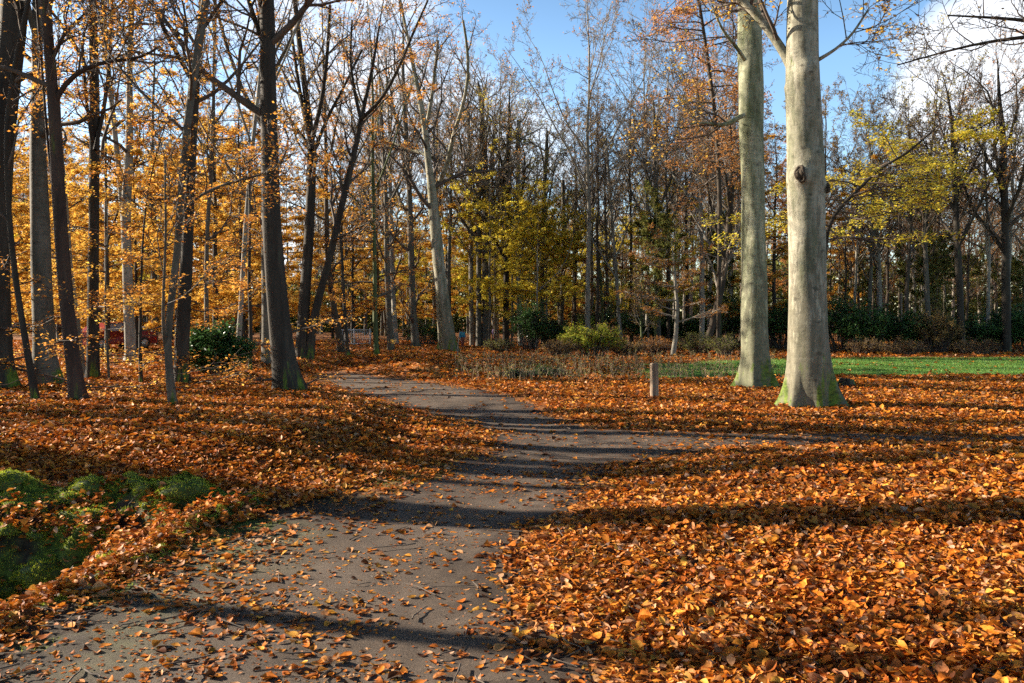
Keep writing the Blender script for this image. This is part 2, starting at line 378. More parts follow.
def path_material():
    m, nt, ns, L = mat('gravel_path')
    tc = N(nt, 'ShaderNodeTexCoord'); P = tc.outputs['Object']
    n1 = N(nt, 'ShaderNodeTexNoise', i_Scale=1.1, i_Detail=7., i_Roughness=.6); L.new(P, n1.inputs['Vector'])
    n2 = N(nt, 'ShaderNodeTexNoise', i_Scale=90., i_Detail=6., i_Roughness=.85); L.new(P, n2.inputs['Vector'])
    v = N(nt, 'ShaderNodeTexVoronoi', i_Scale=75.); L.new(P, v.inputs['Vector'])
    sp = N(nt, 'ShaderNodeSeparateColor'); L.new(v.outputs['Color'], sp.inputs[0])
    c1 = ramp(nt, [(.28, (.038, .025, .016)), (.45, (.078, .055, .038)), (.6, (.102, .074, .053)), (.75, (.14, .106, .080))], n1.outputs['Fac'])
    c2 = ramp(nt, [(.0, (.72,)*3), (.5, (.92,)*3), (.95, (1.1,)*3), (1., (1.5,)*3)], sp.outputs[0])
    c = mixc(nt, .75, c1.outputs[0], c2.outputs[0], 'MULTIPLY')
    at = N(nt, 'ShaderNodeAttribute'); at.attribute_name = 'cover'
    sc = N(nt, 'ShaderNodeSeparateColor'); L.new(at.outputs['Color'], sc.inputs[0])
    gm = ramp(nt, [(.35, (.05, .06, .02)), (.65, (.16, .2, .05))], n2.outputs['Fac'])
    mk = math_(nt, 'MULTIPLY', sc.outputs[0], ramp(nt, [(.4, (0.,)*3), (.6, (1,)*3)], n1.outputs['Fac']).outputs[0])
    c = mixc(nt, mk, c, gm.outputs[0])
    n7 = N(nt, 'ShaderNodeTexNoise', i_Scale=4.5, i_Detail=9., i_Roughness=.7); L.new(P, n7.inputs['Vector'])
    em = ramp(nt, [(.62, (0,)*3), (.85, (1,)*3)], math_(nt, 'ADD', n7.outputs['Fac'], math_(nt, 'MULTIPLY', sc.outputs[1], .4)))
    c = mixc(nt, math_(nt, 'MULTIPLY', em.outputs[0], .85), c, (.035, .022, .014))
    b = N(nt, 'ShaderNodeBump', i_Strength=.45, i_Distance=.010)
    L.new(math_(nt, 'ADD', math_(nt, 'MULTIPLY', n2.outputs['Fac'], 1.), math_(nt, 'MULTIPLY', n1.outputs['Fac'], 2.)), b.inputs['Height'])
    p = N(nt, 'ShaderNodeBsdfPrincipled'); p.inputs['Roughness'].default_value = .8; p.inputs['Specular IOR Level'].default_value = .3
    L.new(c, p.inputs['Base Color']); L.new(b.outputs[0], p.inputs['Normal'])
    o = N(nt, 'ShaderNodeOutputMaterial'); L.new(p.outputs[0], o.inputs[0]); return m
M['ground'] = ground_material(); M['path'] = path_material()

# ------------------------------------------------------------------ terrain
def axis(segs):
    out = [segs[0][0]]
    for a, b, s in segs:
        n = max(1, int(round((b-a)/s))); out += list(np.linspace(a, b, n+1)[1:])
    return np.array(out)
def set_cover(me, X, Y, rgb):
    a = me.color_attributes.new('cover', 'FLOAT_COLOR', 'POINT')
    c = np.ones((len(X), 4), np.float32); c[:, :3] = rgb
    a.data.foreach_set('color', c.ravel())
def cover(x, y):
    m, s, d, l = masks(x, y)
    nz = fbm(x, y, 2.6, 51)
    far = sst(5.4, 6.5, y)
    wall = sst(-.2, .05, d)
    moss = wall*np.where(y > 5.6, sst(.38, .52, nz + .12*sst(.45, .2, d) + .06*sst(.8, 1.2, d)), sst(.35, .5, nz))
    moss = np.maximum(moss, sst(-1.2, -.1, d)*sst(7.0, 6.6, y)*sst(.42, .55, nz)*.8)          # green verge on the path side of the ditch
    moss = np.maximum(moss, np.exp(-((x+1.7)/.9)**2 - ((y-8.3)/.7)**2)*sst(.4, .55, nz))
    moss = np.maximum(moss, np.exp(-((x+1.3)/.5)**2 - ((y-11.5)/.8)**2)*sst(.35, .5, nz)*.7)
    lawn = sst(0, .8, l)
    weeds = np.exp(-((x-1.5)/4.2)**4 - ((y-25.5)/3.2)**4)*sst(.4, .6, nz)*.5
    lawn = np.maximum(lawn, weeds)
    nearl = sst(-.2, -1.0, x+.0)*sst(8.2, 7.0, y)
    lit = np.clip(1 - wall*1.0, 0, 1)*(1-nearl)*(1-.8*sst(-.1, .4, m))
    return moss, lawn, lit
gx = axis([(-600, -100, 60), (-100, -30, 8), (-30, -9, .8), (-9, -5, .14), (-5, 5, .07), (5, 12, .25), (12, 40, 1.2), (40, 120, 8), (120, 600, 60)])
gy = axis([(-200, -20, 30), (-20, 2, 2), (2, 3, .12), (3, 9.5, .06), (9.5, 16, .12), (16, 34, .35), (34, 70, 1.2), (70, 150, 6), (150, 900, 75)])
X, Y = np.meshgrid(gx, gy); xf, yf = X.ravel(), Y.ravel()
Z = height(xf, yf)
idx = np.arange(len(xf)).reshape(X.shape)
Q = np.stack([idx[:-1, :-1], idx[:-1, 1:], idx[1:, 1:], idx[1:, :-1]], -1).reshape(-1, 4)
me = mesh_np('ground', np.stack([xf, yf, Z], 1), Q, None, M['ground'], True)
set_cover(me, xf, yf, np.stack(cover(xf, yf), 1))
tag(link('ground', me), kind='structure')

px_ = axis([(-5, 3, .06), (3, 12, .15)]); py_ = axis([(-2, 3, .2), (3, 9, .06), (9, 16, .1), (16, 40, .3)])
X, Y = np.meshgrid(px_, py_); xf, yf = X.ravel(), Y.ravel()
m_, s_, d_, l_ = masks(xf, yf)
inside = np.maximum(m_, s_-.1)
ok = inside > 0
idx = np.arange(len(xf)).reshape(X.shape)
Q = np.stack([idx[:-1, :-1], idx[:-1, 1:], idx[1:, 1:], idx[1:, :-1]], -1).reshape(-1, 4)
Q = Q[ok[Q].all(1)]
used = np.unique(Q); rm = np.full(len(xf), -1); rm[used] = np.arange(len(used)); Q = rm[Q]
xf, yf = xf[used], yf[used]
Z = height(xf, yf) + .006 + .006*sst(0, .3, inside[used])
me = mesh_np('path', np.stack([xf, yf, Z], 1), Q, None, M['path'], True)
mm_ = np.stack([sst(-1.3, -.1, d_[used]), sst(.75, .0, inside[used]), 0*xf], 1)
set_cover(me, xf, yf, mm_)
tag(link('path', me), kind='structure')

# ------------------------------------------------------------------ fallen leaves
def leaf_density(x, y):
    m, s, d, l = masks(x, y)
    nz = fbm(x, y, 1.6, 61); n2 = fbm(x, y, 5, 71)
    D = np.ones_like(x)
    onp = sst(-.75, .3, m + (n2-.5)*.7)
    pathd = .03 + .07*sst(.5, .72, nz) + .22*sst(.6, .0, m)*sst(.35, .65, nz)
    # the near left side of the path holds thinly strewn leaves
    D = D*(1-onp) + pathd*onp
    D = np.where((x < -.6) & (y < 8) & (m > -.3), np.maximum(D*.25, .05+.14*sst(.4, .7, nz)), D)
    D = D*(1-.86*sst(-.35, .2, s)*(y > 9))
    wall = sst(-.25, .05, d)
    ledge = np.exp(-((d-.62)/.2)**2)*sst(5.4, 6.3, y)
    D = D*(1-wall) + wall*(.05 + .95*ledge + .6*sst(.52, .66, n2)*(y > 5))
    rim = np.exp(-((d-.08)/.26)**2)*(y < 6.9)*(y > 3.5)
    D = np.maximum(D, 1.0*rim*sst(.3, .5, n2+.12))
    D = D*(1-.97*sst(-.2, .4, l))
    D = D*(.6+.8*sst(.25, .6, n2))
    return D
def litter(zone, rng):
    VV, TT, n0 = [], [], 0
    for (y0, y1, dens, size, near) in zone:
        wmax = .72*y1+2.0
        n = int(dens*(y1-y0)*2*wmax)
        x = rng.uniform(-wmax, wmax, n); y = rng.uniform(y0, y1, n)
        k = np.abs(x) < .72*y+1.6; x, y = x[k], y[k]
        k = rng.random(len(x)) < leaf_density(x, y); x, y = x[k], y[k]
        dd = leaf_density(x, y)
        z = height(x, y) + .012 + rng.random(len(x))**2*.03*dd*1.4 + .07*rng.random(len(x))*(sdpoly(DITCH, x, y) > .02)
        C = np.stack([x, y, z], 1); n = len(x)
        az = rng.random(n)*6.283; tl = .08+.36*np.clip(dd, 0, 1)
        Nn = np.stack([rng.normal(0, 1, n)*tl, rng.normal(0, 1, n)*tl, np.ones(n)], 1); Nn /= np.linalg.norm(Nn, axis=1, keepdims=True)
        D = np.stack([np.cos(az), np.sin(az), np.zeros(n)], 1); D -= Nn*(D*Nn).sum(1, keepdims=True); D /= np.linalg.norm(D, axis=1, keepdims=True)
        S = np.cross(Nn, D)
        s = size*np.clip(rng.lognormal(-.05, .32, n), .35, 1.75)
        if near:
            tpl = np.array([[-.5, 0], [-.22, 0], [.05, 0], [.3, 0], [.55, 0], [-.36, .17], [-.12, .29], [.14, .27], [.36, .13], [-.36, -.17], [-.12, -.29], [.14, -.27], [.36, -.13]])
            cur = rng.normal(.25, .5, n); fold = rng.normal(.25, .4, n); wd = rng.uniform(.75, 1.25, n)
            tw = rng.normal(0, .5, n)
            a = tpl[:, 0][None, :]*np.ones((n, 1)); b = tpl[:, 1][None, :]*wd[:, None]
            c = cur[:, None]*a*a + fold[:, None]*np.abs(b) + tw[:, None]*a*b*1.6
            b = b + .15*np.sin(a*5+az[:, None])*.2
            V = C[:, None, :] + s[:, None, None]*(a[..., None]*D[:, None, :]+b[..., None]*S[:, None, :]+c[..., None]*Nn[:, None, :])
            T = np.array([[0, 1, 5], [5, 1, 6], [1, 2, 6], [6, 2, 7], [2, 3, 7], [7, 3, 8], [3, 4, 8]]); T = np.concatenate([T, np.array([[0, 9, 1], [9, 10, 1], [1, 10, 2], [10, 11, 2], [2, 11, 3], [11, 12, 3], [3, 12, 4]])])
        else:
            tpl = np.array([[-.5, 0], [0, .28], [.5, 0], [0, -.28]])
            V = C[:, None, :] + s[:, None, None]*(tpl[:, 0][None, :, None]*D[:, None, :]+tpl[:, 1][None, :, None]*S[:, None, :]+(np.abs(tpl[:, 1])[None, :, None]*rng.normal(.4, .5, n)[:, None, None])*Nn[:, None, :])
            T = np.array([[0, 2, 1], [0, 3, 2]])
        nv = V.shape[1]
        VV.append(V.reshape(-1, 3)); TT.append(((np.arange(n)*nv)[:, None, None]+T[None]).reshape(-1, 3)+n0); n0 += n*nv
    return np.concatenate(VV), np.concatenate(TT)
V, T = litter([(2.6, 5.5, 2700, .048, True), (5.5, 9, 1750, .056, True), (9, 14, 900, .070, False), (14, 22, 380, .088, False), (22, 36, 110, .13, False), (36, 62, 30, .17, False)], R)
print('litter tris', len(T))
rngf = np.random.default_rng(88); nf_ = 60000
fy = 2.8+9*rngf.random(nf_)**1.3; fx = rngf.uniform(-1, 1, nf_)*(.7*fy+1)
fm, fs, fd, _ = masks(fx, fy); kf = (np.maximum(fm, fs) > -.5) & (rngf.random(nf_) < .12+.5*sst(.4, .65, fbm(fx, fy, 2.4, 91))); fx, fy = fx[kf], fy[kf]
Vf, Tf = leaf_cards(np.stack([fx, fy, height(fx, fy)+.014], 1), .021, rngf, .12, 1.3)
T = np.concatenate([T, Tf+len(V)]); V = np.concatenate([V, Vf])
o = link('fallen_leaves', mesh_np('fallen_leaves', V, None, T, M['litter']))
tag(o, 'thick carpet of orange and brown fallen leaves over the woodland floor', 'fallen leaves', kind='stuff')

rt = np.random.default_rng(55); nt_ = 700
ty = 3+14*rt.random(nt_)**1.4; tx = rt.uniform(-1, 1, nt_)*(.7*ty+1); ta = rt.random(nt_)*6.28; tl_ = rt.uniform(.05, .32, nt_)
tt = np.linspace(-.5, .5, 5)
TX = tx[:, None]+np.cos(ta)[:, None]*tt*tl_[:, None]+rt.normal(0, .006, (nt_, 5)); TY = ty[:, None]+np.sin(ta)[:, None]*tt*tl_[:, None]+rt.normal(0, .006, (nt_, 5))
TZ = height(TX, TY)+.02+rt.random((nt_, 1))*.02
o = link('fallen_twigs', MB().tub(np.stack([TX, TY, TZ], -1), np.tile(np.linspace(.004, .002, 5), (nt_, 1))*rt.uniform(.6, 1.5, (nt_, 1)), 5).mesh('fallen_twigs', flat_mat('dead_twig', (.07, .05, .035), .8, .4)))
tag(o, 'thin dead twigs strewn among the fallen leaves', 'twigs', kind='stuff')

# ------------------------------------------------------------------ moss and grass
def blades(x, y, hgt, w, rng, lean=.4):
    n = len(x); z = height(x, y)
    az = rng.random(n)*6.283; h = hgt*rng.uniform(.5, 1.3, n)
    C = np.stack([x, y, z-.004], 1); S = np.stack([np.cos(az), np.sin(az), np.zeros(n)], 1)*w
    tip = C + np.stack([rng.normal(0, lean, n)*h, rng.normal(0, lean, n)*h, h], 1)
    V = np.stack([C-S, C+S, tip], 1).reshape(-1, 3)
    return V, np.arange(n*3).reshape(-1, 3)
M['moss'] = leaf_mat('moss', [(.05, .07, .01), (.24, .30, .02), (.46, .52, .04), (.24, .28, .03), (.6, .62, .08)], trans=.3, rough=.7, objvar=0)
M['grass'] = leaf_mat('grass', [(.04, .10, .015), (.09, .2, .03), (.15, .28, .04), (.07, .16, .02), (.24, .3, .06)], trans=.3, rough=.5, objvar=0)
n = 700000
x = R.uniform(-6.5, -.6, n); y = R.uniform(3.0, 9.2, n)
mo, _, _ = cover(x, y); dd = sdpoly(DITCH, x, y)
k = R.random(n) < mo*np.where(dd > -.1, 1, .12); x, y = x[k], y[k]
V, T = blades(x, y, .016, .003, R, .8)
def mounds():
    rng = np.random.default_rng(31); Vs, Ts, n0 = [V], [T], len(V)
    DV, DQ, dn0 = [], [], 0
    spots = []
    for _ in range(6000):
        if len(spots) > 170: break
        x = rng.uniform(-6.6, -2.3); y = rng.uniform(5.6, 7.5); r = rng.choice([.06, .08, .11, .15, .19])*rng.uniform(.9, 1.15)
        dd = sdpoly(DITCH, np.array([x]), np.array([y]))[0]
        if dd < -.03 or dd > 1.7 or .42 < dd < .85 and rng.random() < .85: continue
        if y < 6.5 and x > -3.3 and dd < .35: continue
        if noise(np.array([x]), np.array([y]), 1.9, 77)[0] < .28: continue
        if any((x-a)**2+(y-b)**2 < (.7*(r+c))**2 for a, b, c in spots): continue
        spots.append((x, y, r))
    spots = [q_ for q_ in spots if q_[0] < -2.85]
    for x, y, r in spots:
        z = float(height(np.array([x]), np.array([y]))[0])
        nb = int(9500*(r/.2)**2)
        u = rng.normal(0, 1, (nb, 3)); u /= np.linalg.norm(u, axis=1, keepdims=True); u = u[(u[:, 2] > -.35)]; u = u[(u[:, 1] < .75)]
        q = rng.random(3)*9
        f = 1+.60*(noise(u[:, 0]*2+q[0], u[:, 1]*2+u[:, 2]*1.5+q[1], 1.6)-.5)+.30*(noise(u[:, 0]*5+q[2], u[:, 2]*5+u[:, 1]*3, 1.8)-.5)
        C = np.array([x, y, z-.1*r])+u*(r*f)[:, None]*np.array([1.25, .95, .66])
        n = len(C); S = rng.normal(0, 1, (n, 3)); S -= u*(S*u).sum(1, keepdims=True); S /= np.linalg.norm(S, axis=1, keepdims=True)
        h = .011*rng.uniform(.5, 1.4, n)[:, None]
        tip = C+(u+rng.normal(0, .45, (n, 3))+np.array([0, 0, .3]))*h
        vv = np.stack([C-S*.003, C+S*.003, tip], 1).reshape(-1, 3)
        Vs.append(vv); Ts.append(np.arange(len(vv)).reshape(-1, 3)+n0); n0 += len(vv)
        # the cushion body
        a = np.linspace(0, 2*math.pi, 15)[:-1]; b = np.linspace(-.4, 1.5, 7)
        A_, B_ = np.meshgrid(a, b); U = np.stack([np.cos(A_)*np.cos(B_), np.sin(A_)*np.cos(B_), np.sin(B_)], -1).reshape(-1, 3)
        f = 1+.60*(noise(U[:, 0]*2+q[0], U[:, 1]*2+U[:, 2]*1.5+q[1], 1.6)-.5)+.30*(noise(U[:, 0]*5+q[2], U[:, 2]*5+U[:, 1]*3, 1.8)-.5)
        P = np.array([x, y, z-.1*r])+U*(r*f*.985)[:, None]*np.array([1.25, .95, .66])
        id_ = np.arange(98).reshape(7, 14); a0 = id_[:-1]; b0 = np.roll(a0, -1, 1); d0 = id_[1:]; c0 = np.roll(d0, -1, 1)
        DV.append(P); DQ.append(np.stack([a0, b0, c0, d0], -1).reshape(-1, 4)+dn0); dn0 += 98
    return np.concatenate(Vs), np.concatenate(Ts), np.concatenate(DV), np.concatenate(DQ)
V, T, DV, DQ = mounds()
mo_ = link('moss', mesh_np('moss', V, None, T, M['moss']))
link('cushions', mesh_np('cushions', DV, DQ, None, flat_mat('moss_body', (.05, .07, .012), .9, .5, 30), True), mo_)
tag(mo_, 'bright green moss cushions on the shaded wall of the ditch', 'moss', kind='stuff')
print('moss', len(T))
n = 160000
x = R.uniform(-1, 36, n); y = R.uniform(20, 42, n)
_, _, _, l = masks(x, y); k = (l > 0) & (x < .75*y+2); x, y = x[k], y[k]
V, T = blades(x, y, .05, .012, R, .5)
tag(link('lawn_grass', mesh_np('lawn_grass', V, None, T, M['grass'])), 'short green grass of the lawn strip before the wood', 'grass', kind='stuff')

# dry weeds between the leaves and the lawn
def weeds():
    rng = np.random.default_rng(17); n = 1500
    px = rng.uniform(455, 775, n); py = rng.uniform(357, 381, n)
    k = rng.random(n) < .45+.55*noise(px, py, .06); px, py = px[k], py[k]
    B = np.array([gnd_fast(a, b) for a, b in zip(px, py)])
    k = sdpoly(LAWN, B[:, 0], B[:, 1]) < 3.0; B = B[k]; n = len(B)
    h = rng.uniform(.12, .45, n); D = np.stack([rng.normal(0, .22, n), rng.normal(0, .22, n), np.ones(n)], 1)
    P = B[:, None, :] + D[:, None, :]*(h[:, None]*np.linspace(0, 1, 4)[None])[..., None] + rng.normal(0, .015, (n, 4, 3))
    Rr = np.tile(np.linspace(.006, .004, 4), (n, 1))
    mb = MB().tub(P, Rr, 3)
    C, cr = kids(P, Rr, 3, .35, .95, .7, .35, 3, .7, .1, rng=rng, rmin=.003)
    mb.tub(C, cr, 3)
    o = link('dry_weeds', mb.mesh('dry_weeds', M['straw']))
    L = on_twigs(C, 4000, rng, .03); V, T = leaf_cards(L, .05, rng, .9)
    link('weed_leaves', mesh_np('weed_leaves', V, None, T, M['leaf_olive']), o)
    tag(o, 'thin dry weed stalks and brambles along the near edge of the lawn', 'weeds', kind='stuff')
def gnd_fast(px, py):
    x, y = g0(px, py); z = float(height(np.array([x]), np.array([y]))[0]); return x, y, z
M['straw'] = flat_mat('dry_stalk', (.30, .21, .12), .8, .5, 2.)
weeds()
print('ground done', round(time.time()-T0, 1))

# ------------------------------------------------------------------ trees
def trunk_mesh(P, Rr, sides=14, flare=.5, lobes=5, rng=R, lump=.05, burls=()):
    """one tapered trunk polyline (k,3) local; returns V,Q"""
    k = len(P)
    T = np.gradient(P, axis=0); T /= np.linalg.norm(T, axis=1, keepdims=True)
    A = np.cross(T, np.array([0, 1., 0])); A /= np.linalg.norm(A, axis=1, keepdims=True); B = np.cross(T, A)
    th = np.arange(sides)*2*math.pi/sides
    ph = rng.random()*6.28; z = P[:, 2]
    lob = np.maximum(0, np.cos(th*lobes+ph + .6*np.sin(th+ph)))**1.6*(.6+.4*np.cos(th*2+ph*2))
    fl = np.exp(-np.maximum(z, 0)/(Rr[0]*1.1+.02))[:, None]
    f2 = np.exp(-np.maximum(z, 0)/(Rr[0]*3.5+.05))[:, None]
    rr = Rr[:, None]*(1+flare*fl*(.12+1.5*lob[None, :]) + flare*.22*f2*(.3+1.1*lob[None, :]))
    rr *= 1+lump*np.sin(th[None, :]*2+z[:, None]*1.1+ph)+lump*.6*np.sin(th[None, :]*3-z[:, None]*2.7+ph*2)
    for (bz, bth, br) in burls:
        dz = (z-bz)[:, None]; dt = (np.mod(th-bth+math.pi, 2*math.pi)-math.pi)[None, :]*Rr.mean()
        rr += br*np.exp(-(dz**2+dt**2)/(br*1.1)**2)
    V = P[:, None, :] + rr[..., None]*(A[:, None, :]*np.cos(th)[None, :, None]+B[:, None, :]*np.sin(th)[None, :, None])
    idx = np.arange(k*sides).reshape(k, sides); a = idx[:-1]; b = np.roll(a, -1, 1); d = idx[1:]; c = np.roll(d, -1, 1)
    return V.reshape(-1, 3), np.stack([a, b, c, d], -1).reshape(-1, 4)

def resample(pts, k):
    """smooth resample (m,4) of x,y,z,r"""
    pts = np.asarray(pts, float)
    s = np.concatenate([[0], np.cumsum(np.linalg.norm(np.diff(pts[:, :3], axis=0), axis=1))])
    u = np.linspace(0, s[-1], k)
    out = np.stack([np.interp(u, s, pts[:, i]) for i in range(4)], 1)
    for _ in range(2): out[1:-1, :3] = .25*out[:-2, :3]+.5*out[1:-1, :3]+.25*out[2:, :3]
    return out

def crown(stems, rng, prm):
    """stems: list of (P,R) polylines. Returns branch MB, leaf centres"""
    b = MB(); tw = []
    LV = []
    for si, (P, Rr) in enumerate(stems):
        P = P[None]; Rr = Rr[None]
        main = si == 0
        n1 = prm.get('n1', 16) if main else prm.get('nf', 7)
        lo = prm.get('lo', .4) if main else .25
        L1, r1 = kids(P, Rr, n1, lo, .99, prm.get('a1', .9), .3, 7, prm.get('rf', .5), prm.get('up', .1), prm.get('wob', .2), prm.get('flat', 1), rng, lenabs=prm.get('l1', 4.0)*(1 if main else .6), taper=.2, shrink=prm.get('shrink', .55))
        b.tub(L1, r1, 5)
        L2, r2 = kids(L1, r1, prm.get('n2', 6), .15, .98, .75, .45, 5, .6, prm.get('up', .1)*.7, .22, prm.get('flat', 1), rng, taper=.3, rmin=prm.get('rmin', .006))
        b.tub(L2, r2, 4)
        L3, r3 = kids(L2, r2, prm.get('n3', 6), .12, .98, .7, .5, 4, .6, .04, .22, prm.get('flat', 1), rng, taper=.5, rmin=prm.get('rmin', .006)*.8)
        b.tub(L3, r3, 3)
        tw.append(L3)
        if prm.get('n4', 0):
            L4, r4 = kids(L3, r3, prm['n4'], .2, .98, .6, .55, 3, .7, .03, .2, 1, rng, taper=.6, rmin=prm.get('rmin', .006)*.65)
            b.tub(L4, r4, 3)
            tw.append(L4[:, [0, 1, 2, 2]])
        if prm.get('epi', 0) and main:      # thin leafy side shoots low on the trunk
            E, er = kids(P, Rr, prm['epi'], prm.get('elo', .05), prm.get('ehi', .4), 1.35, .1, 6, .12, .02, .18, .5, rng, lenabs=prm.get('el', 1.8), taper=.3, shrink=0)
            b.tub(E, er, 4)
            E2, er2 = kids(E, er, 7, .2, .98, .8, .4, 4, .6, 0, .2, .35, rng, taper=.5, rmin=.004)
            b.tub(E2, er2, 3); LV.append(on_twigs(E2, prm.get('eln', 900), rng, .05))
    tw = np.concatenate(tw)
    zmin = prm.get('leafz')
    if prm.get('leaves', 0):
        if zmin is not None:
            # favour twigs by height
            zc = tw[:, :, 2].mean(1); w = np.clip(1-(zc-zmin)/prm.get('leafspan', 5), .08, 1)
            keep = rng.random(len(tw)) < w; tw2 = tw[keep] if keep.sum() > 10 else tw
        else: tw2 = tw
        LV.append(on_twigs(tw2, prm['leaves'], rng, prm.get('jit', .06)))
    return b, (np.concatenate(LV) if LV else None)

def fork_stems(P, Rr, rng, n, lo, wide=1.0):
    out = []; k = len(P); H = P[-1, 2]
    a0 = rng.random()*6.28
    for j in range(n):
        t = lo+(.42)*(j+rng.random()*.6)/n; i = int(t*(k-1)); p = P[i].copy(); r = Rr[i]*.62
        a = a0+j*2.4+rng.normal(0, .3); L = (H-p[2])*rng.uniform(.75, 1.0); m = 10
        d = np.array([np.cos(a)*.75*wide, np.sin(a)*.75*wide, 1.]); q = [p]
        for _ in range(m-1):
            d = d/np.linalg.norm(d); q.append(q[-1]+d*L/(m-1)); d = d+rng.normal(0, .1, 3)+np.array([0, 0, .05])
        out.append((np.array(q), np.maximum(r*np.linspace(1, .12, m), .012)))
    return out
def make_tree(name, loc, stems, bark, twig, leafm, prm, label, group, rng, burls=(), sides=14, flare=.5, cat='tree', rz=0, forks=True, lump=.05):
    root = empty(name, loc, label, cat, group, rz)
    mb = MB()
    for i, (P, Rr) in enumerate(stems):
        if i == 0:
            Pd = P.copy(); mb.add(*trunk_mesh(Pd, Rr, sides, flare, prm.get('lobes', 5), rng, lump, burls))
        else: mb.tub(P[None], Rr[None], 8)
    link('trunk', mb.mesh('trunk', bark, True), root)
    b, LV = crown(stems, rng, prm)
    link('branches', b.mesh('branches', twig), root)
    if LV is not None:
        V, T = leaf_cards(LV, prm.get('ls', .07), rng, prm.get('tilt', .55))
        link('leaves', mesh_np('leaves', V, None, T, leafm), root)
    return root

def hero(pts, H, bark, leaf, prm, label, forks=(), seed=0, group='trees at the near edge of the wood', burls_px=(), twig='twig', flare=.5, name='tree', sides=14, cat='tree', lump=.05, knots_px=()):
    rng = np.random.default_rng(1000+seed)
    bx, by, bz = gnd(pts[0][0], pts[0][1])
    D = by
    drift = rng.normal(0, .02)
    pp = []
    for i, (px, py, w) in enumerate(pts):
        Y = D*(1+drift*i/len(pts)) if i else D
        p = unproj(px, py, Y); pp.append([p[0], Y, p[2], w*Y/F_/2])
    pp = np.array(pp)
    pp[0, :3] = (bx, by, bz)
    # continue above the last point
    d = pp[-1, :3]-pp[-2, :3]; d /= np.linalg.norm(d)
    rem = H-(pp[-1, 2]-bz)
    if rem > .5:
        c = pp[-1].copy(); r0 = c[3]
        for j in range(1, 5):
            d = d + rng.normal(0, .05, 3) + np.array([0, 0, .05]); d /= np.linalg.norm(d)
            c = c.copy(); c[:3] += d*rem/4; c[3] = max(r0*(1-.23*j), .01); pp = np.vstack([pp, c])
    pp[:, :3] -= (bx, by, bz)
    rs = resample(pp, 34)
    # dense rings near the foot
    zs = np.array([-.25, -.08, .0, .06, .14, .25, .4, .6, .9])
    lowr = np.interp(zs, rs[:, 2], rs[:, 3]); lx = np.interp(zs, rs[:, 2], rs[:, 0]); ly = np.interp(zs, rs[:, 2], rs[:, 1])
    low = np.stack([lx, ly, zs, lowr], 1); rs = np.vstack([low, rs[rs[:, 2] > 1.2]])
    if burls_px:
        fine = [rs[0]]
        for a, b_ in zip(rs[:-1], rs[1:]):
            nn = max(1, int(np.linalg.norm(b_[:3]-a[:3])/.12)); 
            fine += [a+(b_-a)*t for t in np.linspace(0, 1, nn+1)[1:]]
        rs = np.array(fine); sides = 40
    stems = [(rs[:, :3], rs[:, 3])]
    for fk in forks:
        q = []; dd = rng.normal(0, .06)
        for i, (px, py, w) in enumerate(fk):
            Y = D*(1+dd*i/len(fk)); p = unproj(px, py, Y); q.append([p[0]-bx, Y-by, p[2]-bz, w*Y/F_/2])
        q = resample(q, 12); stems.append((q[:, :3], q[:, 3]))
    nf = prm.get('hfk', 4 if (H > 12 and not forks) else 0)
    if nf:
        i0 = np.searchsorted(rs[:, 2], H*prm.get('hf0', .33)); stems += fork_stems(rs[i0:, :3], rs[i0:, 3], rng, nf, .02, .8)
    burls = []
    for (px, py, side, r) in burls_px:
        p = unproj(px, py, D); burls.append((p[2]-bz, side, r))
    knots = []
    for (px, py, side, r) in knots_px:
        p = unproj(px, py, D); z_ = p[2]-bz; c0 = np.array([np.interp(z_, rs[:, 2], rs[:, q_]) for q_ in range(4)])
        out = np.array([-math.cos(side), -math.sin(side), 0]); up_ = np.array([0, 0, 1.]); sd_ = np.cross(out, up_)
        th_ = np.linspace(0, 2*math.pi, 25); rad_ = c0[3]+.6*max([b_[3]*0 for b_ in burls_px] or [0])
        bb_ = max([b_[3] for b_ in burls_px if abs(b_[0]-px) < 3 and abs(b_[1]-py) < 3] or [0]); ce = np.array([c0[0], c0[1], z_])+out*(c0[3]*1.0+bb_*.9)
        mbk = MB()
        for rr_, tk, off in ((1., .26, -.02), (.5, .42, -.03)):
            wob_ = 1+.16*np.sin(2*th_+1.3*px)+.10*np.sin(3*th_+py)+.05*np.sin(7*th_); ring = ce+out*off+(np.cos(th_)[:, None]*sd_*r*rr_*.66+np.sin(th_)[:, None]*up_*r*rr_)*wob_[:, None]+out*.02*np.sin(th_*2+py)[:, None]; mbk.tub(ring[None], np.full((1, 25), r*tk), 7)
        knots.append(mbk.mesh('knot', M['brownbark'], True))
    res = make_tree(name, (bx, by, bz), stems, M[bark], M[twig], M['leaf_'+leaf], prm, label, group, rng, burls, sides, flare, cat, lump=lump)
    for k_ in knots: link('knot', k_, res)
    return res

BARE = dict(n1=12, lo=.42, l1=4.0, shrink=.25, a1=.8, n2=6, n3=6, n4=3, leaves=700, ls=.08, up=.12)
LEFTC = dict(n1=12, lo=.33, l1=3.6, shrink=.25, a1=.85, n2=6, n3=6, n4=2, leaves=2600, ls=.055, leafz=2.5, leafspan=8, up=.08, epi=5, el=1.8, eln=500, elo=.05, ehi=.3)
SAP = dict(n1=16, lo=.15, l1=1.7, n2=6, n3=5, leaves=2600, ls=.07, up=.02, flat=.4, a1=1.2, rmin=.004, tilt=.35)
def P_(base, **k): d = dict(base); d.update(k); return d

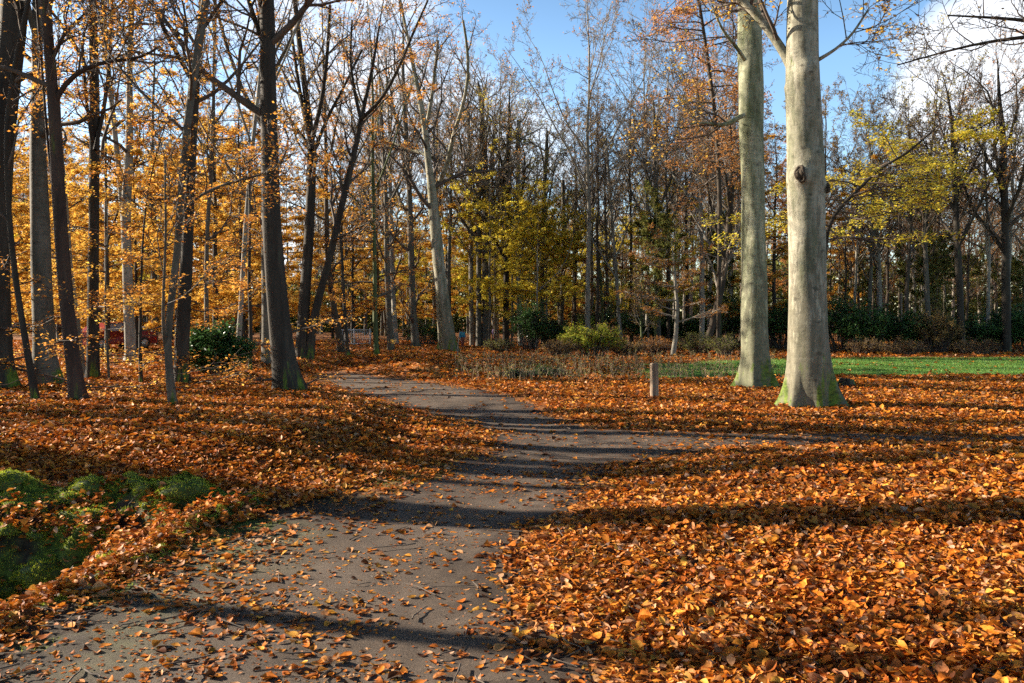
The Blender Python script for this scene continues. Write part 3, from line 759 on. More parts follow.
G1 = 'dark trunks crowding the left side'
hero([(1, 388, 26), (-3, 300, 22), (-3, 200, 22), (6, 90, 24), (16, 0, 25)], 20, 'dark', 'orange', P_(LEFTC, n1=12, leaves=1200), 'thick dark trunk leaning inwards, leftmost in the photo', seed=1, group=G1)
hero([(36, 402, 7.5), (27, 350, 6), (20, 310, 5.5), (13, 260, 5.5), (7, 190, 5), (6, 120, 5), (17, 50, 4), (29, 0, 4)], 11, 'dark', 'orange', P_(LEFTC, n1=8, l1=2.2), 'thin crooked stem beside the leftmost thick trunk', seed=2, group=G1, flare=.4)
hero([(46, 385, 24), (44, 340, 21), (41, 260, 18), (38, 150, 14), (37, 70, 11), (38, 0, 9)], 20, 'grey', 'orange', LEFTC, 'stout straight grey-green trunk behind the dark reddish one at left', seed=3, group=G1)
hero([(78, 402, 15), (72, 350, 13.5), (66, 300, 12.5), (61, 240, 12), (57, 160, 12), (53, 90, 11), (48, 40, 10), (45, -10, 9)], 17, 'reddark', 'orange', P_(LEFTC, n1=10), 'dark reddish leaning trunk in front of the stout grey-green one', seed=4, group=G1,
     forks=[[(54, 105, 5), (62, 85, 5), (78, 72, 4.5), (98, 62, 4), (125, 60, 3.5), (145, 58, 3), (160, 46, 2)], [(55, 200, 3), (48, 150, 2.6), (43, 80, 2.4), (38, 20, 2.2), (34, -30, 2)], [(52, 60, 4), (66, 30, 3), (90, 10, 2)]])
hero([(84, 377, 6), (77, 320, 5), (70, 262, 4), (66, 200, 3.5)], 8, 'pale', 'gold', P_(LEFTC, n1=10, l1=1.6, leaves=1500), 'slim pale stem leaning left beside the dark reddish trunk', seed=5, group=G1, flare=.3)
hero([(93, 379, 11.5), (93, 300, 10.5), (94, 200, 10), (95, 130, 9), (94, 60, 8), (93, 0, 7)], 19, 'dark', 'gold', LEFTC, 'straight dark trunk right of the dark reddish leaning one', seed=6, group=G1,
     forks=[[(95, 150, 4), (104, 110, 4), (110, 60, 3.5), (112, 0, 3)], [(92, 140, 4), (86, 100, 3), (82, 40, 3)]])
hero([(131, 362, 10), (129, 320, 9.5), (127, 260, 9.5), (125, 210, 9.5), (130, 150, 7), (129, 80, 6), (132, 0, 5.5)], 22, 'pale', 'gold', LEFTC, 'pale twin-stemmed trunk seen past the thin saplings at left', seed=7, group=G1,
     forks=[[(124, 225, 6), (119, 170, 5.5), (110, 90, 5), (103, 0, 4)]])
hero([(109, 381, 2.6), (107, 340, 2.2), (105, 300, 1.8), (107, 250, 1.4)], 4.8, 'grey', 'gold', P_(SAP, l1=1.5, n1=12), 'wispy grey sapling just right of the straight dark trunk', seed=8, group='beech saplings at left', flare=.2, name='sapling', sides=8)
hero([(141, 384, 4), (140, 340, 3.4), (141, 290, 2.6), (143, 235, 2)], 5.5, 'dark', 'orange', P_(SAP, n1=14), 'upright dark sapling in front of the pale twin stems', seed=9, group='beech saplings at left', flare=.2, name='sapling', sides=8)
hero([(173, 406, 9), (168, 375, 7.5), (165, 340, 6.5), (168, 320, 6.2), (174, 285, 6.5), (179, 240, 6.5), (181, 190, 7), (184, 150, 7), (190, 100, 8), (197, 55, 8), (206, -5, 8)], 15, 'grey', 'orange', P_(LEFTC, n1=10, l1=2.6), 'bent pale-edged stem forking low, nearest left of the bush', seed=10, group=G1, flare=.3,
     forks=[[(166, 352, 4), (163, 330, 4), (163, 300, 3), (166, 240, 2.5), (165, 160, 2.2)], [(178, 212, 3), (200, 195, 3), (222, 185, 3), (250, 178, 2.4), (275, 170, 2)]])
hero([(181, 384, 15), (183, 330, 12.5), (186, 270, 11.5), (189, 200, 10.5), (193, 120, 9), (199, 50, 7), (203, 0, 6)], 18, 'dark', 'orange', LEFTC, 'dark straight trunk hidden behind the bent pale-edged stem', seed=11, group=G1)
hero([(208, 363, 4.6), (206, 300, 4.4), (207, 230, 4), (213, 150, 3.6), (214, 60, 3)], 17, 'grey', 'gold', LEFTC, 'slender grey stem rising behind the dark green bush', seed=12, group=G1, flare=.3)
hero([(237, 367, 6), (240, 320, 5), (243, 270, 4.8), (247, 210, 4.6), (254, 130, 4), (262, 60, 3.4)], 17, 'pale', 'gold', LEFTC, 'slender pale-sided stem at the right edge of the dark green bush', seed=13, group=G1, flare=.3)
hero([(250, 372, 4.5), (251, 330, 4), (249, 280, 3.4), (250, 220, 2.6)], 6.5, 'dark', 'orange', P_(SAP, leaves=3200), 'short dark sapling between the bush and the big dark trunk', seed=14, group='beech saplings at left', flare=.2, name='sapling', sides=8)
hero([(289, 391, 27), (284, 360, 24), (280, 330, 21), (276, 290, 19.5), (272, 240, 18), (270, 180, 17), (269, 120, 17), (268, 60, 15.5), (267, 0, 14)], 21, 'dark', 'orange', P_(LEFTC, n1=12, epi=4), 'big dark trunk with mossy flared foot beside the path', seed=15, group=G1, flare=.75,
     forks=[[(267, 55, 6), (262, 38, 6), (254, 18, 5), (245, -12, 4)]])
hero([(268, 363, 13), (268, 330, 11.5), (267, 290, 10.5), (266, 230, 9), (264, 150, 7)], 20, 'grey', 'gold', LEFTC, 'grey trunk peeping out just behind the big dark one', seed=16, group=G1)
hero([(302, 359, 13), (303, 325, 11.5), (306, 280, 11), (310, 220, 9.5), (312, 165, 8), (311, 130, 7)], 19, 'dark', 'gold', P_(BARE, leaves=1600), 'dark trunk splitting into a fan of limbs, right of the big dark trunk', seed=17, group='trees by the bend of the path',
     forks=[[(312, 150, 5), (303, 110, 4), (297, 75, 3.4), (290, 20, 2.6)], [(312, 140, 5), (322, 100, 4), (327, 60, 3.6), (330, 5, 3)], [(311, 160, 4), (326, 120, 3.4), (345, 85, 2.6), (362, 50, 2)], [(311, 150, 4), (298, 130, 3), (280, 105, 2.4)]])
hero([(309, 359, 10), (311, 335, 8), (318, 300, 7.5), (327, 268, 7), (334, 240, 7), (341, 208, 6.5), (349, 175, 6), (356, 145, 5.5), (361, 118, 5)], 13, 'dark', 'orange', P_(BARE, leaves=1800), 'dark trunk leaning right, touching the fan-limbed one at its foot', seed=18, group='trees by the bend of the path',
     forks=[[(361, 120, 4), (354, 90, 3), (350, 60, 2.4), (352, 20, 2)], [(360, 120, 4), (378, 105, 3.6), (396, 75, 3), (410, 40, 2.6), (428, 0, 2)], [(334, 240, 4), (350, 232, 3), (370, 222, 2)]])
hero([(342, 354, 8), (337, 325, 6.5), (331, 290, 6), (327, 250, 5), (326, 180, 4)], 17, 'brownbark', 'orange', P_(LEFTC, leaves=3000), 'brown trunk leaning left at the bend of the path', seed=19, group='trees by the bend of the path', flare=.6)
hero([(348, 357, 4.6), (346, 330, 3.8), (344, 300, 3.2), (342, 260, 2.6)], 9, 'dark', 'orange', P_(SAP, l1=2.2, leaves=3500), 'thin dark stem with a swollen foot at the bend of the path', seed=20, group='trees by the bend of the path', flare=1.2, name='sapling')
hero([(377, 356, 5.4), (375, 330, 4.8), (375, 280, 4.4), (374, 220, 3.6), (372, 150, 3)], 15, 'green', 'orange', P_(SAP, n1=22, lo=.22, l1=3.2, leaves=8000, ls=.08, n3=6), 'moss-green slim trunk standing alone before the golden branches', seed=21, group='trees by the bend of the path', flare=.4)
hero([(391, 350, 7), (389, 320, 6), (387, 270, 5.4), (386, 200, 4.6)], 17, 'grey', 'gold', P_(LEFTC, leaves=3500), 'grey trunk just right of the moss-green one', seed=22, group='trees by the bend of the path')
hero([(396, 346, 6), (394, 310, 5), (392, 260, 4.6), (390, 180, 4)], 19, 'pale', 'gold', P_(LEFTC, leaves=3500), 'pale slim trunk, second right of the moss-green one', seed=23, group='trees by the bend of the path')
hero([(416, 347, 8), (413, 310, 6.6), (411, 250, 6.2), (409, 180, 5.4), (404, 100, 4.4)], 20, 'grey', 'orange', P_(LEFTC, leaves=4500, n1=20, lo=.2), 'grey trunk hung with orange leaves, left of the pale forked beech', seed=24, group='trees by the bend of the path')
hero([(449, 351, 17), (446, 330, 15), (442, 295, 13.5), (438, 255, 12), (434, 215, 10), (432, 190, 8.5), (428, 160, 7), (425, 125, 6), (418, 90, 4.5)], 21, 'beech', 'orange', P_(BARE, leaves=1500, n1=14, l1=5), 'pale forked beech with sunlit left side beyond the path', seed=25, group='trees by the bend of the path', flare=.6,
     forks=[[(433, 192, 6), (440, 183, 5.5), (448, 170, 5), (451, 140, 4.6), (459, 118, 4), (467, 95, 3.6), (470, 60, 3), (463, 20, 2.4)], [(432, 158, 4), (420, 152, 3.4), (405, 148, 3), (392, 142, 2.4)], [(426, 130, 4), (433, 90, 3.4), (438, 40, 2.6)]])
# middle wood edge
GM = 'trunks at the wood edge behind the weeds'
MID = P_(BARE, leaves=1500, ls=.1, rmin=.010, l1=5)
def mid(pts, H, bark, leaf, label, seed, **k):
    prm = P_(MID, **k); return hero(pts, H, bark, leaf, prm, label, seed=seed, group=GM, sides=9, twig='twig_grey', flare=.4)
mid([(472, 346, 5), (471, 280, 4.6), (471, 200, 4), (468, 110, 3)], 16.8, 'pale', 'orange', 'slim pale trunk first right of the pale forked beech', 31)
mid([(479, 347, 6), (479, 280, 5.2), (479, 200, 4.6), (482, 110, 4)], 17.6, 'grey', 'orange', 'straight grey trunk second right of the pale forked beech', 32)
mid([(486, 347, 9), (486, 300, 8), (486, 230, 7), (485, 150, 5), (480, 90, 4)], 17.6, 'grey', 'orange', 'broader grey-brown trunk third right of the pale forked beech', 33)
mid([(494, 343, 4.4), (493, 280, 4), (492, 200, 3.4)], 17.6, 'grey', 'orange', 'thin grey trunk between the broad grey-brown and dark trunks', 34)
mid([(506, 346, 6.5), (506, 290, 6), (508, 210, 5), (509, 130, 4)], 16.8, 'dark', 'yellow', 'dark trunk left of the yellow-leaved trees', 35, leaves=2500)
mid([(521, 347, 6), (519, 300, 5.2), (518, 240, 5), (518, 170, 4.6), (519, 120, 4)], 12.6, 'pale', 'yellow', 'white-barked trunk amid yellow leaves', 36, n1=20, lo=.3, leaves=3500, l1=2.8, leafz=4, leafspan=7)
mid([(543, 346, 5), (542, 280, 4.4), (544, 200, 4), (547, 140, 3.6)], 14.7, 'grey', 'yellow', 'grey trunk right of the white-barked one, yellow leaves low down', 37, leaves=2600, leafz=3, leafspan=8, l1=4)
mid([(560, 345, 5.6), (562, 300, 5), (564, 240, 4.4), (563, 180, 3.6)], 9.2, 'grey', 'russet', 'slightly leaning greyish trunk behind the lime-green shrub', 38, leaves=600, l1=2.6)
mid([(603, 348, 2.8), (602, 300, 2.4), (598, 250, 2)], 7.6, 'green', 'olive', 'pair-stemmed greenish sapling above the lime-green shrub', 39, leaves=1200, l1=1.8)
mid([(622, 349, 4.4), (619, 320, 3.8), (616, 270, 3.4), (611, 210, 3), (607, 150, 3)], 12.6, 'pale', 'brown', 'thin pale trunk leaning left between lime-green shrub and post', 40, leaves=900, l1=3)
mid([(642, 351, 2.4), (641, 320, 2.2), (641, 280, 1.8)], 4.2, 'green', 'brown', 'short thin sapling just left of above the wooden post', 41, leaves=1200, l1=1.6, n1=12, lo=.2)
mid([(658, 348, 7), (657, 290, 5.6), (656, 200, 5), (655, 120, 4.4)], 16.0, 'grey', 'brown', 'tall straight grey trunk directly behind the wooden post', 42, leaves=1600)
mid([(673, 355, 5), (676, 335, 4.4), (677, 305, 3.6), (675, 280, 2.8)], 5.5, 'pale', 'russet', 'short pale-footed beech spreading russet layers right of the post', 43, n1=16, lo=.3, l1=2.6, flat=.4, leaves=4500, ls=.09, a1=1.3, tilt=.3)
mid([(704, 352, 7), (714, 320, 7), (723, 280, 7), (729, 230, 6.4), (732, 170, 5.6)], 12.6, 'brownbark', 'russet', 'dark trunk leaning right, just left of the two thick beeches', 44, leaves=2500, lo=.3)
hero([(718, 354, 4), (719, 280, 4), (720, 200, 4.4), (716, 120, 4), (705, 40, 3.4), (698, -5, 3)], 22, 'brownbark', 'larch', P_(BARE, hfk=0, n1=60, lo=.5, l1=3.6, n2=8, n3=4, n4=0, leaves=16000, ls=.11, up=-.05, a1=1.4, jit=.1, rmin=.008, shrink=.3, flat=.8), 'tall larch with drooping orange sprays against the sky', seed=45, group=GM, sides=9)
# the two thick beeches
hero([(757, 388, 26), (756, 372, 25), (755, 340, 24.5), (754, 290, 24), (753, 200, 23.5), (751, 100, 23), (749, 0, 23)], 24, 'beech2', 'gold', P_(BARE, n1=14, lo=.5, leaves=1800, epi=0), 'rear of the two thick beeches, green-stained bark, flared foot', seed=50, group='pair of thick beeches', flare=.62, burls_px=[(745, 270, .6, .03), (752, 120, 1.3, .035), (748, 310, .9, .025)],
     forks=[[(744, 115, 5), (736, 118, 5), (730, 124, 4.5), (718, 126, 3.4), (706, 122, 2.4), (690, 124, 1.8)], [(745, 60, 4), (735, 45, 3.4), (722, 30, 2.6), (712, 5, 2)]])
hero([(810, 407, 37), (809, 385, 36.5), (808, 340, 36.5), (807, 290, 36), (807, 250, 35.5), (807, 200, 35), (805, 150, 34), (803, 100, 33), (802, 50, 31), (801, 0, 30)], 24, 'beech', 'gold', P_(BARE, n1=14, lo=.55, leaves=1800, lobes=6), 'front of the two thick beeches, pale bark with burls and mossy foot', seed=51, group='pair of thick beeches', flare=.62, lump=.025,
     burls_px=[(797, 178, 1.0, .15), (812, 160, 1.9, .09), (806, 74, 1.5, .10), (824, 190, 3.0, .09), (789, 90, .1, .07), (801, 215, 1.2, .025), (796, 330, .8, .03), (812, 120, 2.0, .03)], knots_px=[(797, 178, 1.0, .12), (824, 190, 2.7, .08)],
     forks=[[(797, 76, 15), (789, 60, 10), (779, 45, 9), (768, 28, 8.5), (754, 12, 8), (738, -4, 7.5), (715, -22, 7)],
            [(818, 60, 4), (835, 50, 3), (852, 35, 2.4), (868, 10, 2)]])
print('heroes', round(time.time()-T0, 1))

# yellow sprays on the long low limb: a leafy young tree behind the front beech
hero([(820, 384, 6), (822, 340, 5), (824, 270, 4.5), (827, 226, 4.2), (838, 209, 4), (858, 190, 3.4), (880, 168, 3), (905, 155, 2.6), (925, 138, 2)], 6.8, 'dark', 'yellow', P_(SAP, n1=30, lo=.5, l1=2.6, n3=6, leaves=9000, ls=.085, rmin=.006, shrink=.2, up=-.01), 'yellow-leaved young tree arching out right of the front thick beech', seed=52, group='young trees behind the thick beeches', sides=8)
# right wood edge
GR = 'trunks along the back of the lawn at right'
def rgt(pts, H, bark, leaf, label, seed, **k):
    prm = P_(MID, **k); return hero(pts, H, bark, leaf, prm, label, seed=seed, group=GR, sides=9, twig='twig', flare=.4)
rgt([(878, 350, 5), (880, 300, 4.6), (878, 250, 4), (874, 180, 3.4)], 14, 'pale', 'brown', 'pale slim trunk nearest right of the thick beeches at the lawn back', 60)
rgt([(908, 352, 4), (906, 300, 4), (910, 240, 3.4)], 12, 'brownbark', 'brown', 'thin brown trunk, second along the back of the lawn', 61)
rgt([(930, 352, 5), (927, 300, 5), (925, 240, 4), (930, 160, 3)], 15, 'grey', 'yellow', 'grey trunk with yellow leaves high up at the back of the lawn', 62, leaves=3000)
rgt([(962, 353, 7), (960, 300, 6.4), (957, 240, 6), (954, 160, 5)], 15, 'dark', 'brown', 'dark stout trunk at the back of the lawn', 63)
rgt([(987, 352, 3.6), (988, 310, 3.4), (989, 250, 3), (985, 170, 2.6)], 13, 'pale', 'brown', 'thin pale trunk between two dark ones, right end of the lawn', 64)
rgt([(1007, 353, 8), (1006, 290, 7.6), (1005, 220, 7), (1003, 130, 5.6)], 15.5, 'dark', 'orange', 'rightmost dark trunk at the back of the lawn', 65, leaves=2400)

# ------------------------------------------------------------------ background wood (copies)
def proto_tree(name, H, r0, bark, twig, leaf, prm, seed, lean=.03, flare=.4, sides=8, cat='tree'):
    rng = np.random.default_rng(seed)
    k = 16; z = np.linspace(-.2, H, k)
    wx = np.cumsum(rng.normal(0, lean, k))*H/k*1.2; wy = np.cumsum(rng.normal(0, lean, k))*H/k*1.2
    wx -= wx[0]; wy -= wy[0]
    P = np.stack([wx, wy, z], 1); Rr = np.maximum(r0*(1-np.linspace(0, 1, k))**.8, .012)
    stems = [(P, Rr)]+(fork_stems(P, Rr, rng, prm.get('nfk', 5), prm.get('fk0', .4), prm.get('fkw', 1.0)) if prm.get('nfk', 5) else [])
    return make_tree(name, (0, 0, 0), stems, M[bark], M[twig], M['leaf_'+leaf], prm, None, None, rng, (), sides, flare, cat)
K = {}
BG = dict(n1=14, nf=7, lo=.4, l1=3.6, n2=6, n3=6, n4=2, rmin=.010, ls=.13, up=.12, shrink=.2, a1=.8)
LF = dict(nfk=3, nf=6, fkw=1.1)
def addk(kind, *a, **k): K.setdefault(kind, []).append(proto_tree(*a, **k))
addk('bare', 'bare_tree', 21, .20, 'grey', 'twig_grey', 'brown', P_(BG, leaves=700), 101)
addk('bare', 'bare_tree', 20, .16, 'brownbark', 'twig', 'brown', P_(BG, leaves=500, l1=3.6, lo=.5), 102)
addk('bare', 'bare_tree', 22, .18, 'pale', 'twig_grey', 'russet', P_(BG, leaves=900, l1=4.6), 103)
addk('bronze', 'bronze_tree', 18, .17, 'brownbark', 'twig', 'russet', P_(BG, leaves=5000, lo=.25), 104)
addk('bronze', 'bronze_tree', 19, .19, 'grey', 'twig', 'brown', P_(BG, leaves=6000, lo=.25), 105)
addk('gold', 'golden_beech', 13, .13, 'grey', 'twig', 'gold', P_(BG, nfk=2, n4=0, leaves=26000, leafz=2, leafspan=11, lo=.1, l1=3.6, flat=.45, a1=1.2, n1=26, up=.03, tilt=.35), 106)
addk('gold', 'golden_beech', 15, .15, 'dark', 'twig', 'gold', P_(BG, nfk=2, n4=0, leaves=26000, leafz=2, leafspan=11, lo=.12, l1=3.8, flat=.45, a1=1.2, n1=26, up=.03, tilt=.35), 107)
addk('russet', 'russet_beech', 8, .07, 'brownbark', 'twig', 'russet', P_(BG, nfk=2, n4=0, leaves=6000, lo=.15, l1=3.0, flat=.4, a1=1.2, n1=16, up=.02, tilt=.35, ls=.11), 108)
addk('yellow', 'yellow_tree', 10, .09, 'pale', 'twig', 'yellow', P_(BG, nfk=3, fkw=1.3, n4=1, n1=16, leaves=14000, lo=.2, l1=3.4, flat=.5, tilt=.4, leafz=2, leafspan=10), 109)
addk('yellow', 'yellow_tree', 12, .09, 'grey', 'twig', 'yellow', P_(BG, nfk=2, fkw=1.2, n4=1, n1=18, leaves=12500, lo=.2, l1=3.6, flat=.45, tilt=.4, leafz=2, leafspan=10), 119)
addk('olive', 'green_tree', 9, .09, 'green', 'twig', 'olive', P_(BG, nfk=2, n4=0, leaves=17000, lo=.1, l1=2.6), 110)
addk('larchb', 'larch_tree', 18, .15, 'brownbark', 'twig', 'larch', P_(BG, nfk=0, n4=0, leaves=20400, lo=.3, l1=3.0, n1=40, up=-.04, a1=1.4), 111)
print('protos', round(time.time()-T0, 1))
used_proto = set()
def place(proto, x, y, z, s, rz):
    if proto.name in used_proto:
        r = proto.copy(); COL.objects.link(r)
        for ch in proto.children:
            c = ch.copy(); COL.objects.link(c); c.parent = r
    else: r = proto; used_proto.add(proto.name)
    r.location = (x, y, z); r.rotation_euler = (0, 0, rz); r.scale = (s, s, s*R.uniform(.92, 1.08))
    return r
placed = []
def scatter(pxlo, pxhi, ylo, yhi, weights, n, gap=2.2, smin=.85, smax=1.12, hs=1.0, rng=np.random.default_rng(77)):
    kinds = list(weights); w = np.array([weights[k] for k in kinds], float); w /= w.sum()
    for i in range(n):
        for tr in range(14):
            y = rng.uniform(ylo, yhi); px = rng.uniform(pxlo, pxhi); x = (px-512)/F_*y
            if all((x-a)**2+(y-b)**2 > gap*gap for a, b, *_ in placed): break
        kd = kinds[rng.choice(len(kinds), p=w)]
        pr = K[kd][rng.integers(len(K[kd]))]
        z = float(height(np.array([x]), np.array([y]))[0])
        o = place(pr, x, y, z, rng.uniform(smin, smax)*hs, rng.random()*6.28)
        placed.append((x, y, kd, px, o))
# left
scatter(-40, 280, 27, 42, dict(gold=4, bare=1), 12, hs=.72)
scatter(-40, 290, 42, 75, dict(gold=5, bare=3, bronze=1, yellow=1), 34, smin=.75, smax=1.05)
scatter(-40, 290, 75, 110, dict(gold=2, bare=4, bronze=2), 22)
# bend
scatter(300, 470, 50, 72, dict(gold=3, bare=3, yellow=1.5), 12, smin=.75, smax=1.)
scatter(290, 470, 72, 115, dict(gold=3, bare=4, bronze=2), 18)
# centre
scatter(470, 565, 48, 62, dict(yellow=5, bare=2), 12, smin=.85, smax=1.05)
scatter(465, 570, 62, 110, dict(gold=1, bare=5, yellow=2), 14, hs=.9)
# right centre
scatter(570, 740, 44, 56, dict(olive=1.2, russet=1, bare=3, yellow=2), 14, hs=.84)
scatter(565, 745, 56, 75, dict(bare=5, bronze=1.2, yellow=1.6), 17, hs=.95)
scatter(560, 750, 75, 115, dict(bare=5, bronze=3), 22, hs=1.02)
# behind beeches and right
scatter(745, 840, 45, 80, dict(larchb=1.5, gold=2, bronze=2, olive=1), 8, hs=.9)
scatter(835, 1070, 44, 56, dict(bronze=3, bare=3, olive=1.5, russet=1.5), 15, hs=.68)
scatter(835, 1070, 56, 80, dict(bronze=3, bare=4, olive=1), 18, hs=.82)
scatter(830, 1070, 80, 115, dict(bronze=4, bare=3), 20, hs=.9)
# far left flank
SECT = [(-60, 100, 'behind the crowded dark trunks'), (100, 190, 'behind the pale twin stems'), (190, 290, 'beyond the dark green bush'), (290, 380, 'beyond the bend of the path'), (380, 470, 'behind the pale forked beech'),
        (470, 565, 'behind the yellow-leaved edge'), (565, 650, 'behind the lime-green shrub'), (650, 745, 'behind the wooden post'), (745, 835, 'behind the two thick beeches'), (835, 930, 'behind the laurel bank'), (930, 1100, 'at the lawn end, right side')]
KD = dict(bare='tall bare tree', bronze='tall tree keeping some bronze leaves', gold='golden-leaved beech', russet='low russet-leaved beech', yellow='small yellow-leaved tree', olive='small olive-green tree', larchb='orange larch')
ORD = ['first', 'second', 'third', 'fourth', 'fifth', 'sixth', 'seventh', 'eighth', 'ninth', 'tenth', 'eleventh', 'twelfth', 'thirteenth', 'fourteenth', 'fifteenth'] + ['sixteenth', 'seventeenth', 'eighteenth', 'nineteenth', 'twentieth'] + ['last']*40
for a, b, ph in SECT:
    for kd, dist in [(k_, d_) for k_ in KD for d_ in (0, 1)]:
        mem = sorted([p for p in placed if a <= p[3] < b and p[2] == kd and (p[1] > 64) == bool(dist)], key=lambda p: p[3])
        for i, p in enumerate(mem):
            lab = f"{'distant ' if dist else ''}{KD[kd]} {ph}" + ('' if len(mem) == 1 else f', {ORD[i]} from left')
            tag(p[4], lab, 'tree', 'trees deeper in the wood')
for kd in K:
    for pr in K[kd]:
        if pr.name not in used_proto:
            for c in list(pr.children): bpy.data.objects.remove(c)
            bpy.data.objects.remove(pr)

# ------------------------------------------------------------------ shrubs
def shrub(name, px, py, wx, wy, h, leaf, label, seed, nl=9000, ls=.1, twig='twig', group='shrubs at the wood edge', dens=.35, low=.0):
    rng = np.random.default_rng(seed); x, y, z = gnd(px, py)
    root = empty(name, (x, y, z), label, 'shrub', group)
    n = 60
    az = rng.random(n)*6.283; rr = rng.random(n)**.5
    end = np.stack([np.cos(az)*wx*rr, np.sin(az)*wy*rr, h*(.35+.65*rng.random(n)**.6)*(1-.45*rr**2)], 1)
    st = np.stack([np.cos(az)*wx*.3*rr, np.sin(az)*wy*.3*rr, np.full(n, -.05)], 1)
    t = np.linspace(0, 1, 6)[None, :, None]
    P = st[:, None]*(1-t)+end[:, None]*t + np.array([0, 0, 1.])*(h*.15*np.sin(t*3.14)) + rng.normal(0, .04, (n, 6, 3))
    Rr = np.tile(np.linspace(.02, .008, 6), (n, 1))
    mb = MB().tub(P, Rr, 4)
    C, cr = kids(P, Rr, 7, .25, 1, .8, .3, 4, .6, .03, rng=rng, rmin=.005); mb.tub(C, cr, 3)
    link('stems', mb.mesh('stems', M[twig]), root)
    # leaves in rosettes along the twigs
    L = on_twigs(C, nl//5, rng, .05)
    L = np.repeat(L, 5, 0)+rng.normal(0, .05, (len(L)*5, 3))
    V, T = leaf_cards(L, ls, rng, .7, 2.4)
    link('foliage', mesh_np('foliage', V, None, T, M['leaf_'+leaf]), root)
shrub('rhododendron', 217, 376, .74, .7, 1.2, 'green', 'dark green rounded bush between the left trunks', 201, 9000, .12)
shrub('shrub', 592, 356, 1.7, 1.3, 1.7, 'lime', 'lime-green and yellow leafy shrub left of the wooden post', 202, 9000, .09)
shrub('holly', 530, 350, 1.2, 1.2, 3.2, 'green', 'tall dark green holly bush under the yellow trees', 203, 9000, .11)
shrub('holly', 552, 348, 1.3, 1.2, 2.2, 'green', 'lower dark green bush between holly and lime-green shrub', 204, 7000, .11)
for i, (px, py, w, h, lb) in enumerate([(610, 344, 2.6, 3.0, 'dark laurel directly behind the lime-green shrub'), (650, 346, 2.8, 2.3, 'dark laurel low behind the wooden post'), (690, 346, 3.0, 2.2, 'dark laurel under the russet layers'),
        (730, 346, 2.6, 3.6, 'tall dark laurel just left of the rear thick beech'), (782, 350, 2.0, 3.0, 'dark laurel seen between the two thick beeches'), (845, 352, 2.6, 3.2, 'tall dark laurel touching the front thick beech'), (880, 352, 2.7, 2.6, 'dark laurel, second from the front thick beech'),
        (915, 352, 2.7, 2.0, 'low dark laurel in the middle of the lawn back'), (952, 352, 2.8, 1.9, 'low dark laurel before the dark stout trunk'), (990, 352, 2.8, 2.3, 'dark laurel near the right end of the lawn'), (1030, 352, 2.8, 2.6, 'rightmost dark laurel, cut by the frame')]):
    shrub('laurel', px, py, w, 1.6, h, 'green', lb, 210+i, 9000, .15, group='dark laurels along the wood edge')
shrub('shrub', 935, 353, 1.5, 1.0, 2.2, 'brown', 'brown twiggy bush standing before the laurels at right', 230, 5000, .1)
shrub('shrub', 700, 354, 1.3, 1.0, 1.2, 'olive', 'pale olive bramble heap beside the leaning trunk', 231, 3500, .07)
for i, (px, py, w, h, lf, lb) in enumerate([(560, 356, 1.0, .9, 'brown', 'low brown bramble left of the lime-green shrub'), (628, 355, 1.2, .8, 'brown', 'low brown bramble right of the lime-green shrub'), (655, 354, 1.2, .9, 'russet', 'low reddish bramble behind the wooden post'),
        (605, 351, 1.4, 1.6, 'russet', 'reddish bush rising behind the lime-green shrub'), (725, 355, 1.0, 1.0, 'olive', 'low olive bramble left of the rear thick beech'), (500, 352, 1.0, .8, 'olive', 'low olive bramble under the dark trunk'), (862, 354, 1.1, .9, 'brown', 'low brown bramble right of the front thick beech'), (905, 354.5, 1.3, .8, 'brown', 'low brown bramble at the middle of the lawn back'), (975, 354.5, 1.3, .9, 'brown', 'low brown bramble near the thin pale trunk')]):
    shrub('bramble', px, py, w, .8, h, lf, lb, 240+i, 1800, .07, group='brambles at the wood edge')
shrub('shrub', 548, 377, .8, .5, .28, 'green', 'small low green plant in the weeds left of the post', 232, 1200, .06)
shrub('shrub', 517, 378, .6, .4, .25, 'green', 'small low green plant at the left end of the weeds', 233, 900, .06)
shrub('shrub', 425, 345, 2.2, 1.4, 1.8, 'green', 'low green bush left of the pale forked beech', 234, 5000, .12)

print('shrubs', round(time.time()-T0, 1))

# far wood, one mass
rng = np.random.default_rng(300)
n = 420; az = rng.uniform(-.95, .95, n); D = rng.uniform(118, 160, n)
x, y = np.sin(az)*D*1.1, np.cos(az)*D
hh = rng.uniform(14, 24, n)
P = np.stack([np.stack([x, y, 0*x-.3], 1), np.stack([x+rng.normal(0, .5, n), y, hh*.5], 1), np.stack([x+rng.normal(0, 1, n), y, hh], 1)], 1)
Rr = np.stack([np.full(n, .25), np.full(n, .17), np.full(n, .04)], 1)
mb = MB().tub(P, Rr, 6)
C, cr = kids(P, Rr, 14, .25, 1, .9, .22, 4, .5, .1, rng=rng, rmin=.03); mb.tub(C, cr, 3)
C2, cr2 = kids(C, cr, 6, .2, 1, .8, .5, 3, .5, .1, rng=rng, rmin=.02); mb.tub(C2, cr2, 3)
fw = link('far_wood', mb.mesh('far_wood', M['twig_grey']))
L = on_twigs(C2[:, [0, 1, 2, 2]], 110000, rng, .4); V, T = leaf_cards(L, .42, rng, .8)
link('far_foliage', mesh_np('far_foliage', V, None, T, M['leaf_brown']), fw)
nu = 190000
ux = rng.uniform(-125, 125, nu); L = np.stack([ux, rng.uniform(112, 135, nu), rng.random(nu)**1.2*(5+9*noise(ux, 0*ux, .09, 4))], 1)
V, T = leaf_cards(L, .55, rng, 1.2); link('far_undergrowth', mesh_np('far_undergrowth', V, None, T, M['leaf_olive']), fw)
tag(fw, 'brown mass of the far wood closing the view between the trunks', 'wood', kind='stuff')

